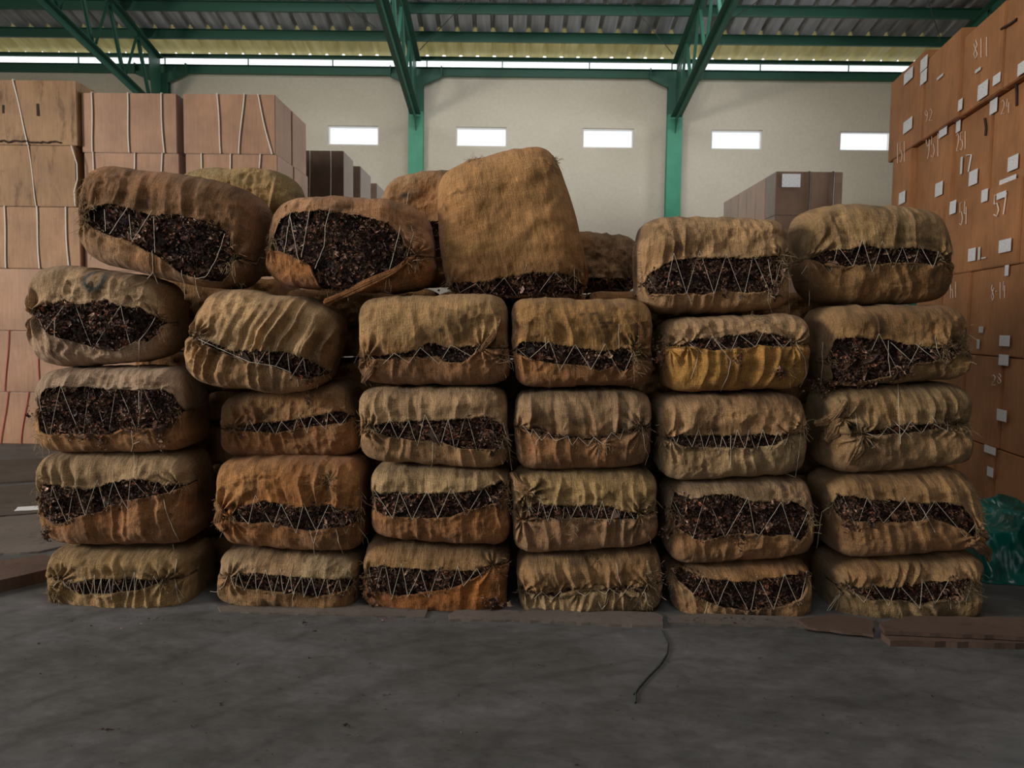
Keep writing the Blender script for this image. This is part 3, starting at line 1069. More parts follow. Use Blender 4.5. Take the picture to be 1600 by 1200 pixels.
# ---- first stack from the left, bottom to top
Bale([(80, 850), (325, 838), (325, 946), (82, 949)],
     [(96, 904), (123, 909), (153, 902), (182, 901), (219, 901), (256, 905)], [(98, 906), (131, 926), (175, 923), (219, 920), (241, 913), (258, 907)],
     'olive tan burlap bale on the floor at the left end, short crowded stitches', seed=11, cu=OLIVE, cl=(.30, .23, .12), sd=11, pleat=.9,
     puck=[(285, 905, .12, .012), (95, 915, .08, .014)], frayat=[(92, 915, 6, 14, 90), (95, 945, 5, 4, 20)],
     loose=[[(270, 850), (276, 875), (272, 903), (278, 920), (293, 941)], [(274, 905), (276, 925), (281, 942)], [(92, 905), (85, 915), (83, 918)], [(88, 925), (84, 940), (89, 952)]],
     marks=[('blob', (.04, .025, .02), (216, 890, 9, 7), .9)], stain=.15)
Bale([(60, 703), (322, 696), (326, 838), (74, 851)],
     [(59, 768), (72, 755), (103, 759), (136, 764), (167, 757), (197, 748), (230, 746), (259, 755), (282, 759)],
     [(62, 780), (68, 805), (88, 819), (105, 814), (131, 803), (162, 797), (184, 781), (210, 779), (237, 773), (282, 764)],
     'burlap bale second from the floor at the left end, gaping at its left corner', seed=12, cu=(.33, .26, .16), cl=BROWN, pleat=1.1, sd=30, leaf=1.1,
     spill=[(75, 780, 6, 12, 60), (72, 830, 3, 10, 22), (180, 785, 9, 6, 24)], loose=[[(208, 700), (210, 725), (209, 745)], [(256, 780), (260, 800), (270, 825), (280, 846)]], frayat=[(62, 780, 3, 25, 60)], stain=.35)
Bale([(58, 575), (306, 568), (322, 698), (66, 709)],
     [(59, 622), (75, 606), (110, 604), (140, 605), (171, 609), (215, 609), (252, 609), (267, 619), (284, 643)],
     [(57, 650), (66, 674), (88, 678), (127, 676), (175, 678), (197, 667), (230, 667), (252, 669), (278, 660), (285, 650)],
     'burlap bale with wide ragged mouth of reddish leaf, third up at the left end', seed=13, cu=GREY, cl=(.32, .20, .10), pleat=1.0, sd=36, leaf=1.25,
     spill=[(130, 676, 14, 8, 60), (250, 675, 5, 14, 50), (160, 692, 3, 9, 24), (208, 672, 10, 5, 24), (44, 648, 3, 6, 8)],
     frayat=[(48, 650, 6, 8, 60), (64, 690, 4, 10, 50)], loose=[[(217, 480 + 130), (217, 640)], [(205, 672), (208, 694), (205, 706)], [(208, 694), (218, 690)]], stain=.25)
Bale([(40, 404), (288, 436), (288, 562), (44, 580)],
     [(48, 490), (66, 479), (103, 470), (123, 476), (171, 471), (188, 477), (219, 482), (232, 492), (245, 501)],
     [(50, 493), (83, 523), (123, 536), (153, 545), (186, 545), (210, 534), (228, 534), (239, 523), (245, 507)],
     'grey burlap bale with dark ring stamp above an eye-shaped opening', seed=14, n=4.2, m=3.2, cu=(.32, .255, .165), cl=GREY, pleat=.35, sd=70, stitch=1, leaf=1.1,
     marks=[('ring', (.045, .055, .05), (147, 437, 14, 5.0), 1.0)], puck=[(47, 490, .11, .022), (236, 495, .07, .02)],
     loose=[[(243, 495), (232, 515), (217, 532), (217, 560), (217, 590)], [(245, 500), (262, 535)], [(85, 500), (86, 528)]], stain=.15)
Bale([(126, 246), (430, 300), (402, 466), (118, 408)],
     [(129, 342), (142, 329), (167, 320), (197, 324), (219, 333), (241, 338), (285, 337), (311, 344), (342, 353), (352, 362), (362, 385)],
     [(130, 345), (145, 356), (171, 367), (206, 377), (241, 397), (270, 414), (283, 427), (311, 436), (342, 440), (362, 418)],
     'dark brown burlap bale tilted to the right on top of the leftmost stack', seed=15, n=4.2, cu=(.215, .135, .075), cl=(.29, .20, .12), pleat=.6, sd=56, leaf=1.1, yf=4.30,
     loose=[[(163, 327), (165, 361)], [(200, 323), (171, 366)], [(202, 335), (205, 375)], [(238, 328), (206, 378)], [(240, 338), (242, 395)], [(238, 392), (239, 425), (227, 441)], [(239, 425), (247, 444)],
            [(283, 422), (288, 445), (289, 468)], [(304, 430), (307, 450), (312, 466)], [(352, 365), (338, 405), (322, 432), (305, 436)]], stitch=0,
     frayat=[(128, 330, 4, 26, 120), (150, 275, 10, 8, 30), (362, 415, 6, 22, 60), (142, 320, 10, 10, 50)], puck=[(130, 335, .13, .02), (362, 400, .08, .02)], stain=.3)
# ---- second stack
Bale([(346, 853), (573, 849), (566, 945), (342, 945)],
     [(359, 901), (372, 896), (394, 893), (431, 896), (467, 900), (510, 902), (559, 906)], [(360, 905), (388, 917), (423, 921), (471, 924), (488, 932), (510, 928), (541, 921), (560, 918)],
     'pale olive burlap bale on the floor, second stack, neat row of short stitches', seed=21, cu=(.34, .285, .185), cl=(.27, .19, .10), sd=18, pleat=.35, stain=.25,
     loose=[[(460, 922), (457, 935), (457, 948)], [(355, 900), (350, 915), (338, 925), (328, 924)]])
Bale([(338, 714), (578, 706), (579, 850), (350, 852)],
     [(364, 803), (379, 790), (399, 787), (412, 782), (434, 786), (469, 793), (493, 791), (519, 788), (541, 799), (561, 803)],
     [(366, 812), (399, 815), (429, 816), (453, 821), (484, 827), (508, 824), (537, 822), (561, 816)],
     'orange brown burlap bale with a small ragged hole, second up in the second stack', seed=22, cu=(.34, .195, .08), cl=(.30, .18, .09), sd=36, pleat=1.25, stain=.6,
     marks=[('blob', (.05, .04, .02), (513, 752, 7, 15), 1)], spill=[(548, 808, 6, 6, 40), (512, 820, 5, 4, 20)], puck=[(345, 800, .12, .022), (514, 752, .05, .012)],
     frayat=[(340, 800, 5, 16, 90), (514, 748, 9, 15, 70), (575, 805, 4, 16, 40)], loose=[[(484, 828), (490, 850), (492, 885)], [(525, 826), (530, 850), (536, 865)], [(497, 828), (490, 850)], [(562, 826), (574, 842), (577, 856)]],
     knot=[([(338, 785), (345, 800), (342, 815), (352, 828)], 5, 7)])
Bale([(346, 616), (560, 588), (576, 706), (352, 716)],
     [(367, 667), (413, 660), (457, 656), (497, 649), (523, 643), (549, 646), (559, 651)], [(368, 671), (431, 675), (479, 667), (512, 662), (554, 659), (560, 656)],
     'brown burlap bale in shadow under the slanting pleated bale', seed=23, cu=(.28, .185, .095), cl=(.25, .155, .08), sd=24, pleat=.5, stain=.35, yf=4.44)
Bale([(312, 440), (556, 474), (516, 620), (272, 600)],
     [(306, 526), (332, 533), (365, 549), (385, 549), (413, 549), (453, 552), (479, 561), (501, 581)], [(307, 529), (348, 549), (391, 564), (422, 570), (453, 581), (466, 590), (479, 592), (502, 587)],
     'tan burlap bale slanting down to the right with deep parallel pleats', seed=24, n=3.5, cu=(.40, .31, .18), cl=(.35, .25, .14), sd=26, pleat=1.9, slant=-.12, pf=1.0, stain=.25,
     spill=[(483, 612, 3, 14, 26), (480, 588, 12, 6, 30)], loose=[[(306, 528), (350, 548), (391, 566), (430, 572), (455, 582)], [(464, 590), (466, 604)], [(490, 590), (497, 600), (495, 607)]], puck=[(303, 522, .10, .02)])
Bale([(422, 300), (672, 318), (690, 464), (406, 452)],
     [(418, 375), (433, 344), (453, 331), (486, 331), (514, 330), (547, 335), (580, 342), (609, 351), (626, 368), (637, 392)],
     [(414, 388), (438, 392), (464, 403), (486, 414), (494, 436), (501, 460), (512, 466), (530, 460), (569, 445), (609, 425), (637, 405)],
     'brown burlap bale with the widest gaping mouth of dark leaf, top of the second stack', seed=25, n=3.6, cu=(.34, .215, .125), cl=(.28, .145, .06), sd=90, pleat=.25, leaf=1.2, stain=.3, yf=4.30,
     loose=[[(454, 331), (444, 395)], [(453, 338), (467, 410)], [(484, 328), (471, 402)], [(516, 325), (509, 350), (506, 385), (492, 420)], [(626, 352), (617, 390), (607, 427), (609, 448)],
            [(642, 352), (646, 365), (636, 400)], [(606, 428), (601, 455), (610, 458), (612, 445)]], stitch=0, knot=[([(506, 474), (535, 461), (575, 443), (615, 424), (648, 400)], 6, 4)], frayat=[(648, 405, 6, 12, 60), (420, 370, 5, 16, 60), (530, 470, 14, 8, 60)],
     puck=[(650, 395, .09, .02)])
# ---- third stack
Bale([(572, 841), (796, 841), (792, 949), (566, 949)],
     [(574, 886), (602, 883), (648, 886), (675, 889), (718, 891), (749, 891), (769, 883)], [(575, 925), (602, 923), (624, 929), (648, 925), (683, 919), (714, 912), (740, 901), (769, 887)],
     'burlap bale on the floor with glossy orange lower cloth, third stack', seed=31, cu=(.28, .20, .105), cl=(.29, .13, .04), sd=27, pleat=.5, stain=.2,
     spill=[(576, 920, 8, 14, 70), (690, 905, 6, 8, 30), (770, 942, 12, 6, 60)], frayat=[(572, 900, 4, 20, 50), (785, 890, 5, 14, 40)])
Bale([(580, 722), (796, 720), (798, 840), (581, 841)],
     [(583, 764), (596, 770), (622, 768), (653, 771), (705, 770), (727, 768), (758, 762), (790, 752)], [(585, 794), (602, 803), (629, 807), (666, 807), (705, 805), (727, 796), (740, 793), (771, 787), (790, 779)],
     'burlap bale second from the floor in the third stack, long even zigzag stitches', seed=32, cu=(.35, .28, .165), cl=(.30, .165, .075), sd=40, pleat=.7, stain=.2,
     spill=[(780, 785, 7, 8, 26)], frayat=[(792, 770, 4, 18, 70)])
Bale([(562, 602), (795, 599), (797, 725), (564, 721)],
     [(580, 668), (602, 659), (629, 658), (672, 656), (697, 656), (727, 654), (762, 651), (780, 661), (794, 670)], [(581, 671), (607, 681), (635, 685), (657, 688), (683, 687), (723, 699), (771, 701), (794, 700)],
     'pale tan burlap bale third from the floor in the third stack, opening widening rightward', seed=33, cu=(.36, .275, .17), cl=(.36, .25, .14), sd=28, pleat=.9, stain=.15, leaf=1.1,
     spill=[(775, 690, 10, 12, 60)], puck=[(568, 670, .09, .022)], loose=[[(676, 688), (676, 715), (673, 742)], [(786, 660), (795, 700), (800, 735)]], frayat=[(567, 665, 4, 18, 40), (790, 690, 5, 16, 60)])
Bale([(560, 461), (793, 458), (797, 600), (562, 603)],
     [(574, 559), (626, 553), (653, 547), (670, 535), (688, 540), (710, 545), (732, 541), (752, 542)], [(576, 561), (607, 561), (651, 557), (661, 559), (683, 556), (697, 565), (723, 566), (740, 552), (752, 546)],
     'tan burlap bale top of the third stack with a twisted cloth strip at right', seed=34, cu=(.34, .245, .125), cl=(.29, .185, .105), sd=38, pleat=.6, stain=.3,
     knot=[([(780, 484), (781, 502), (770, 525), (757, 540), (750, 551)], 2.0, 5.0), ([(588, 562), (578, 580), (567, 598)], 5, 4)], puck=[(570, 565, .10, .018), (788, 555, .06, .02)],
     frayat=[(790, 560, 6, 8, 60), (566, 565, 3, 16, 30)], loose=[[(790, 558), (800, 568), (803, 580)]], marks=[('blob', (.06, .04, .02), (690, 516, 5, 4), .9)])
Bale([(678, 258), (864, 226), (928, 473), (694, 472)],
     [(702, 441), (730, 444), (760, 443), (792, 435), (825, 429), (869, 428), (906, 433)], [(702, 458), (760, 461), (820, 461), (869, 461), (910, 459)],
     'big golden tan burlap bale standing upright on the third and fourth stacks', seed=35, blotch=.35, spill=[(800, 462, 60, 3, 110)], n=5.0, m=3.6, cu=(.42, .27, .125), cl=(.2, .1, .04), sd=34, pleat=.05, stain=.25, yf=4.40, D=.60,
     marks=[('line', (.05, .035, .02), [(706, 306), (716, 298), (722, 303), (732, 297), (740, 296)], .75), ('line', (.05, .035, .02), [(688, 326), (693, 318), (697, 327)], .6), ('blob', (.19, .09, .035), (800, 425, 130, 32), .75),
            ('blob', (.30, .17, .06), (750, 385, 120, 14), .5)],
     frayat=[(868, 250, 3, 10, 90), (738, 244, 7, 3, 40), (900, 430, 6, 8, 30), (700, 445, 4, 10, 40)], puck=[(866, 250, .06, .012), (915, 425, .07, .016)])
# ---- fourth stack
Bale([(806, 852), (1032, 852), (1034, 954), (812, 950)],
     [(818, 925), (845, 927), (870, 929), (900, 922), (957, 918), (979, 916), (1000, 914), (1012, 914)], [(818, 927), (845, 929), (870, 931), (900, 924), (957, 920), (979, 922), (1000, 924), (1012, 918)],
     'tan burlap bale on the floor in the fourth stack, seam nearly closed', seed=41, cu=(.33, .235, .125), cl=(.33, .27, .165), sd=26, pleat=1.3, stain=.2, pf=1.2,
     loose=[[(963, 880), (966, 900), (972, 918)], [(1008, 925), (1012, 945), (1022, 965)], [(935, 940), (940, 952), (948, 944), (952, 930)]],
     puck=[(871, 925, .06, .02), (934, 873, .04, .012), (903, 922, .06, .02), (975, 922, .07, .022), (840, 925, .06, .016)], frayat=[(1020, 905, 9, 16, 150), (1003, 925, 8, 8, 90), (934, 872, 6, 4, 30)],
     knot=[([(874, 932), (895, 927), (915, 920), (945, 918)], 4, 4), ([(968, 922), (985, 926), (1000, 930)], 4, 5), ([(1012, 875), (1014, 895), (1020, 905)], 2, 4)])
Bale([(800, 722), (1026, 731), (1027, 852), (802, 852)],
     [(826, 786), (852, 787), (891, 790), (924, 787), (957, 791), (979, 797), (1000, 803)], [(826, 803), (848, 809), (883, 807), (920, 807), (957, 808), (992, 808), (1000, 806)],
     'olive gold burlap bale second up in the fourth stack, fine close zigzag stitches', seed=42, cu=(.34, .265, .135), cl=(.31, .215, .13), sd=18, pleat=1.3, stain=.15, puck=[(822, 770, .12, .028), (815, 815, .12, .024), (1000, 800, .07, .02)],
     knot=[([(800, 740), (810, 758), (825, 770), (822, 785)], 6, 6)], spill=[(875, 803, 8, 5, 24)], frayat=[(803, 775, 6, 14, 80), (895, 818, 6, 6, 40), (1015, 800, 6, 14, 40)], loose=[[(825, 770), (832, 768), (836, 774)], [(826, 775), (826, 800)]])
Bale([(803, 605), (1016, 606), (1017, 730), (806, 727)],
     [(812, 668), (846, 677), (879, 681), (922, 685), (955, 679), (1000, 668)], [(812, 669), (846, 679), (879, 683), (922, 687), (955, 681), (1000, 670)],
     'closed greyish brown burlap bale third from the floor in the fourth stack', seed=43, cu=(.29, .22, .135), cl=(.26, .165, .09), sd=22, pleat=1.2, stain=.25, puck=[(1003, 668, .08, .022), (935, 690, .06, .016)],
     loose=[[(846, 680), (838, 690), (837, 696)], [(935, 690), (934, 715)], [(1003, 666), (1008, 700), (1013, 712), (1008, 727)], [(884, 615 + 45), (880, 672)], [(1001, 664), (1013, 684)]], frayat=[(935, 688, 12, 6, 60), (1003, 668, 5, 6, 50)], fray=1.3)
Bale([(797, 463), (1018, 465), (1019, 604), (805, 605)],
     [(804, 545), (817, 534), (846, 535), (876, 540), (911, 544), (947, 550), (973, 543), (988, 546)], [(806, 553), (835, 561), (855, 567), (890, 569), (916, 571), (938, 579), (960, 571), (973, 580), (988, 570)],
     'mustard brown burlap bale top of the fourth stack with scuffed dark marks', seed=44, cu=(.315, .205, .085), cl=(.29, .165, .075), sd=42, pleat=.55, stain=.35, puck=[(993, 545, .08, .024)],
     marks=[('line', (.05, .03, .02), [(905, 492), (912, 491)], .8), ('line', (.05, .03, .02), [(922, 491), (932, 489)], .8), ('line', (.05, .03, .02), [(936, 505), (953, 504)], .9), ('line', (.05, .03, .02), [(938, 511), (948, 510)], .8), ('blob', (.33, .16, .10), (970, 476, 8, 5), .7)],
     knot=[([(988, 490), (1000, 510), (1002, 530), (992, 547)], 3, 4)], frayat=[(992, 560, 6, 14, 90)], loose=[[(967, 506), (967, 545)], [(852, 526), (853, 545)]])
# ---- fifth stack
Bale([(1034, 866), (1262, 869), (1268, 967), (1044, 963)],
     [(1046, 888), (1068, 895), (1103, 902), (1138, 905), (1166, 907), (1199, 903), (1232, 897), (1265, 896)], [(1048, 900), (1072, 915), (1085, 930), (1107, 939), (1133, 947), (1164, 951), (1199, 947), (1228, 940), (1252, 932), (1266, 910)],
     'burlap bale on the floor in the fifth stack, opening like a wide grin', seed=51, cu=(.31, .205, .10), cl=(.33, .245, .14), sd=36, pleat=.5, stain=.25, leaf=1.1, loose=[[(1106, 940), (1102, 955), (1098, 968)]], frayat=[(1042, 905, 5, 14, 60)])
Bale([(1031, 742), (1266, 741), (1270, 868), (1033, 868)],
     [(1035, 788), (1057, 772), (1079, 779), (1116, 772), (1142, 772), (1173, 782), (1210, 784), (1234, 782), (1252, 790), (1266, 801)],
     [(1033, 822), (1068, 829), (1085, 842), (1098, 842), (1133, 834), (1168, 830), (1206, 836), (1232, 833), (1252, 845), (1264, 832)],
     'grey brown burlap bale with deep ragged full-width opening, second up in the fifth stack', seed=52, cu=(.33, .265, .175), cl=(.31, .20, .105), sd=46, pleat=.4, stain=.15, leaf=1.3,
     spill=[(1156, 842, 5, 8, 26), (1045, 830, 7, 6, 40), (1068, 800, 4, 14, 30)], frayat=[(1036, 815, 5, 16, 110), (1266, 810, 4, 12, 50)], loose=[[(1228, 740), (1243, 770 - 24)]])
Bale([(1018, 612), (1255, 610), (1257, 742), (1022, 743)],
     [(1047, 683), (1066, 679), (1105, 680), (1140, 680), (1184, 678), (1232, 679)], [(1048, 690), (1074, 697), (1123, 698), (1175, 698), (1208, 692), (1232, 682)],
     'tan burlap bale with narrow lens-shaped slit and pale lower cloth, fifth stack', seed=53, cu=(.355, .255, .145), cl=(.36, .30, .185), sd=20, pleat=1.0, stain=.15, puck=[(1036, 690, .10, .022), (1255, 668, .06, .016)],
     loose=[[(1142, 680), (1142, 700), (1142, 726)], [(1252, 663), (1250, 690), (1247, 720), (1243, 745)]], frayat=[(1030, 690, 5, 22, 60), (1258, 665, 5, 5, 40)])
Bale([(1024, 496), (1260, 486), (1262, 609), (1029, 611)],
     [(1074, 538), (1088, 530), (1114, 529), (1136, 525), (1162, 523), (1180, 518), (1197, 522), (1219, 525), (1238, 536)], [(1076, 540), (1114, 547), (1140, 544), (1167, 543), (1182, 538), (1208, 541), (1238, 541)],
     'burlap bale with bright yellow-gold lower cloth and a dark tear, fifth stack', seed=54, cu=(.36, .265, .155), cl=(.44, .275, .085), sd=36, pleat=.9, stain=.15,
     marks=[('blob', (.05, .03, .02), (1217, 582, 9, 9), 1)], spill=[(1030, 552, 5, 14, 70), (1156, 558, 4, 6, 26), (1218, 584, 5, 6, 24)],
     loose=[[(1076, 536), (1091, 549), (1088, 570), (1080, 592)], [(1116, 530), (1142, 564), (1138, 585), (1126, 611)], [(1243, 535), (1258, 560), (1260, 585), (1250, 605)]], frayat=[(1022, 550, 6, 14, 120), (1183, 500, 6, 8, 70), (1235, 580, 8, 10, 20)],
     puck=[(1050, 545, .09, .02), (1185, 500, .03, .01)])
Bale([(992, 342), (1234, 338), (1236, 488), (992, 495)],
     [(998, 440), (1016, 429), (1038, 414), (1055, 407), (1090, 404), (1132, 404), (1169, 405), (1195, 402), (1222, 402)],
     [(1000, 446), (1016, 458), (1049, 461), (1073, 457), (1099, 461), (1125, 453), (1165, 458), (1191, 456), (1209, 451), (1224, 440)],
     'light tan burlap bale with taut square top and broad mouth topping the fifth stack', seed=55, n=5.5, cu=(.40, .29, .165), cl=(.38, .27, .155), sd=40, pleat=.6, stain=.12, leaf=1.2, yf=4.33,
     spill=[(1024, 448, 7, 8, 60), (1134, 450, 4, 10, 24), (1212, 450, 6, 8, 30)], marks=[('line', (.1, .06, .03), [(1022, 375), (1025, 358), (1034, 353), (1044, 366), (1058, 384), (1068, 394)], .5), ('blob', (.08, .04, .02), (1042, 368, 3, 3), .9)],
     loose=[[(1229, 400), (1233, 440), (1233, 489)], [(1074, 458), (1080, 475)], [(1201, 455), (1200, 470), (1206, 488)], [(1200, 405), (1206, 440), (1212, 462)]], frayat=[(995, 425, 3, 18, 60), (1222, 405, 8, 10, 110), (1003, 445, 6, 12, 60)], puck=[(1002, 448, .09, .02), (1225, 400, .06, .018)])
# ---- sixth stack
Bale([(1276, 857), (1534, 859), (1522, 968), (1280, 967)],
     [(1324, 919), (1364, 916), (1410, 916), (1433, 910), (1467, 904), (1496, 903), (1515, 902)], [(1326, 921), (1356, 934), (1384, 934), (1416, 937), (1436, 943), (1456, 937), (1484, 933), (1502, 926), (1515, 920)],
     'burlap bale on the floor at the right end, white twine bundle at its left corner', seed=61, cu=(.30, .215, .115), cl=(.25, .20, .115), sd=32, pleat=1.5, slant=-.4, stain=.2,
     loose=[[(1315, 926), (1300, 948), (1286, 966), (1279, 968)], [(1312, 928), (1308, 950), (1300, 964), (1287, 970)], [(1308, 930), (1298, 945), (1292, 955)], [(1314, 924), (1303, 940), (1294, 950)], [(1485, 934), (1486, 952)]],
     spill=[(1500, 912, 9, 8, 60)], frayat=[(1505, 912, 10, 9, 130), (1298, 945, 5, 8, 40)], puck=[(1312, 920, .10, .024)])
Bale([(1268, 731), (1512, 727), (1545, 858), (1276, 857)],
     [(1293, 788), (1313, 774), (1336, 776), (1364, 781), (1399, 781), (1436, 786), (1473, 783), (1499, 789), (1516, 809), (1526, 829)],
     [(1294, 795), (1307, 810), (1336, 812), (1370, 812), (1404, 813), (1427, 812), (1447, 806), (1467, 812), (1496, 823), (1516, 837), (1526, 834)],
     'burlap bale second up at the right end, leaf spilling at left, drooping right corner', seed=62, cu=(.32, .235, .125), cl=(.30, .20, .105), sd=44, pleat=.9, stain=.2,
     spill=[(1328, 805, 12, 12, 70), (1363, 808, 5, 10, 40)], loose=[[(1300, 790), (1284, 800), (1280, 830), (1276, 856)], [(1436, 788), (1450, 810), (1461, 832)]], frayat=[(1530, 790, 5, 14, 90), (1290, 795, 5, 8, 60), (1545, 868, 6, 8, 60)],
     puck=[(1290, 795, .08, .02)], knot=[([(1515, 845), (1530, 852), (1543, 864), (1546, 878)], 8, 4)])
Bale([(1268, 602), (1506, 594), (1516, 727), (1270, 733)],
     [(1349, 676), (1380, 670), (1408, 664), (1445, 663), (1484, 663)], [(1349, 678), (1386, 677), (1417, 675), (1447, 671), (1484, 666)],
     'burlap bale third up at the right end, mouth pulled into a knotted bunch at left', seed=63, cu=(.29, .225, .125), cl=(.31, .23, .13), sd=32, pleat=1.1, stain=.2,
     knot=[([(1322, 626), (1312, 642), (1298, 655), (1284, 660), (1272, 662)], 5, 6), ([(1345, 682), (1338, 700), (1325, 725)], 6, 9), ([(1312, 650), (1300, 675), (1290, 690)], 10, 6)],
     puck=[(1318, 655, .12, .03), (1346, 680, .09, .026), (1500, 665, .06, .02)], marks=[('blob', (.02, .014, .01), (1328, 668, 10, 6), 1)],
     loose=[[(1403, 596), (1404, 640), (1407, 694)], [(1336, 645), (1341, 678), (1351, 700), (1350, 707)], [(1345, 678), (1360, 690), (1368, 700)], [(1393, 655), (1424, 684)], [(1456, 650), (1470, 672)]], frayat=[(1275, 660, 6, 5, 40), (1508, 662, 8, 6, 60)])
Bale([(1262, 476), (1500, 474), (1514, 594), (1264, 604)],
     [(1279, 535), (1296, 530), (1333, 528), (1368, 531), (1390, 531), (1412, 538), (1430, 541), (1460, 544), (1487, 543), (1503, 538)],
     [(1280, 596), (1300, 598), (1338, 600), (1355, 596), (1390, 588), (1403, 589), (1419, 586), (1427, 567), (1452, 565), (1465, 561), (1482, 562), (1491, 552), (1503, 544)],
     'burlap bale fourth up at the right end, leaf pouring from its whole lower left', seed=64, cu=(.31, .215, .105), cl=(.28, .20, .095), sd=64, pleat=1.0, stain=.2, leaf=1.25,
     spill=[(1285, 604, 12, 7, 90), (1350, 600, 18, 4, 50), (1412, 582, 6, 8, 40)], loose=[[(1285, 535), (1285, 570), (1283, 602)], [(1388, 532), (1388, 560), (1392, 588)], [(1392, 535), (1426, 566)], [(1430, 537), (1465, 565)], [(1461, 525), (1464, 545), (1470, 558)]],
     stitch=1, frayat=[(1505, 535, 5, 10, 110), (1288, 530, 5, 6, 50), (1465, 545, 5, 8, 40)], puck=[(1472, 540, .08, .02), (1286, 525, .05, .014)])
Bale([(1230, 322), (1482, 322), (1494, 476), (1246, 480)],
     [(1279, 398), (1300, 392), (1325, 390), (1349, 384), (1368, 390), (1403, 389), (1430, 390), (1465, 394)], [(1279, 406), (1294, 412), (1320, 416), (1342, 414), (1364, 413), (1403, 411), (1440, 412), (1468, 418)],
     'olive brown burlap bale with faint printed line above its slit, top right end', seed=65, n=4.2, cu=(.31, .235, .125), cl=(.27, .18, .085), sd=30, pleat=.9, stain=.25, yf=4.38,
     marks=[('line', (.10, .07, .04), [(1393 + k * 7, 378), (1395 + k * 7, 374), (1397 + k * 7, 378)], .55) for k in range(10)],
     loose=[[(1264, 410), (1266, 440), (1264, 478)], [(1268, 405), (1252, 428)]], puck=[(1275, 400, .12, .022), (1478, 405, .08, .022)], frayat=[(1485, 405, 4, 14, 60), (1262, 410, 4, 10, 30)])
# ---- second row behind
G2 = 'burlap bales of the row behind'
Bale([(262, 260), (478, 268), (480, 432), (262, 432)], None, None, 'greenish tan burlap bale peeping out behind the two bales topping the left stacks', yf=5.02, seed=71, n=3.6, cu=(.31, .27, .14), pleat=1.0, stain=.35, group=G2, fray=.3)
Bale([(588, 270), (770, 266), (770, 450), (588, 450)], [(600, 360), (640, 352), (720, 345)], [(600, 400), (640, 402), (720, 402)],
     'burlap bale half hidden behind the left side of the big upright bale', yf=5.04, seed=72, n=3.4, cu=(.33, .225, .125), pleat=.5, group=G2, marks=[('blob', (.05, .035, .025), (634, 306, 12, 6), 1)], loose=[[(638, 300), (634, 325)]], fray=.4, stitch=0)
Bale([(862, 362), (1006, 366), (1008, 458), (862, 458)], [(870, 432), (940, 436), (990, 436)], [(870, 450), (940, 452), (990, 452)],
     'shadowed burlap bale peeping out right of the big upright bale', yf=5.04, seed=73, n=3.2, cu=(.24, .17, .10), pleat=.4, group=G2, stitch=1, fray=.3)


# hidden bales that carry the second row: copies of one plain bale
def z_of(px, py, Y): return P(px, py, Y).z


proto = Bale([(300, 700), (520, 700), (520, 820), (300, 820)], None, None, 'shadowed burlap bale seen only through gaps between the front stacks', yf=5.0, seed=80, n=14, m=8, cu=(.28, .2, .11), lod=0, group='shadowed bales behind the gaps', fray=0, side=False)
pz = max(v.co.z for v in proto.root.children[0].data.vertices)
stacks = [(x_, [P(px_, py_, 5.2).z]) for x_, px_, py_ in ((-1.85, 330, 428), (-.94, 560, 444), (-.03, 800, 448), (.88, 1030, 447), (1.79, 1260, 450))]
first = True
kids = list(proto.root.children)
for cx, (zt,) in stacks:
    n = 4; hgt = (zt - .03) / n
    for k in range(n):
        if first: r = proto.root; first = False; ks = kids
        else:
            r = proto.root.copy(); COL.objects.link(r)
            ks = []
            for c_ in kids:
                d_ = c_.copy(); COL.objects.link(d_); d_.parent = r; ks.append(d_)
        r.location = (cx, 5.22, .01 + k * hgt)
        r.scale = (.90 / proto.size()[0], 1, (hgt - .008) / pz)

# ------------------------------------------------------------------ cartons
def carton(label, c, d, mt, rot=0, group=None, bulge=.003, flap=True, seed=0, top=False, name='carton'):
    """c = centre of the base, d = size; children: closing flaps seam"""
    r = empty(name, c, label, 'carton', group)
    r.rotation_euler = (0, 0, rot)
    bm = bmesh.new()
    bmesh.ops.create_cube(bm, size=1)
    bmesh.ops.subdivide_edges(bm, edges=bm.edges[:], cuts=7, use_grid_fill=True)
    R = random.Random(seed * 7 + 3)
    ph = [R.uniform(0, 6) for _ in range(6)]
    for v in bm.verts:
        x, y, z = v.co
        bx, by, bz = (1 - (2 * x) ** 2), (1 - (2 * y) ** 2), (1 - (2 * z) ** 2)
        k = bulge * (1 + .5 * math.sin(5 * x + ph[0]) * math.sin(6 * z + ph[1]))
        v.co.x = x * d[0] + (k * by * bz * 2 * x if abs(x) > .49 else 0)
        v.co.y = y * d[1] + (k * bx * bz * 2 * y if abs(y) > .49 else 0)
        v.co.z = (z + .5) * d[2]
    bmesh.ops.recalc_face_normals(bm, faces=bm.faces)
    eg = [e for e in bm.edges if len(e.link_faces) == 2 and e.calc_face_angle(0) > 1.0]
    bmesh.ops.bevel(bm, geom=eg, offset=.007, segments=2, affect='EDGES')
    for f in bm.faces: f.smooth = False
    me = bpy.data.meshes.new('carton_body'); bm.to_mesh(me); bm.free()
    link('carton_body', me, r, mt)
    return r


def cords(r, d, xs, mt, rad=.007, face='front'):
    """vertical cords round the carton; xs = [(x at top, x at bottom)]"""
    for k, (xa, xb) in enumerate(xs):
        y = -d[1] / 2 - .012
        z1 = d[2] + .004
        pts = [(xa, -y * .2, z1), (xa, y * .95, z1)]
        for i in range(9):
            f = i / 8; pts.append((xa + (xb - xa) * f + .006 * math.sin(f * 5 + k), y - .004 * math.sin(f * 3.1), z1 * (1 - f) - .001 * 0))
        V, Q = tubes([pts], rad, 5)
        mesh_np('cord', V, Q, mt, r)


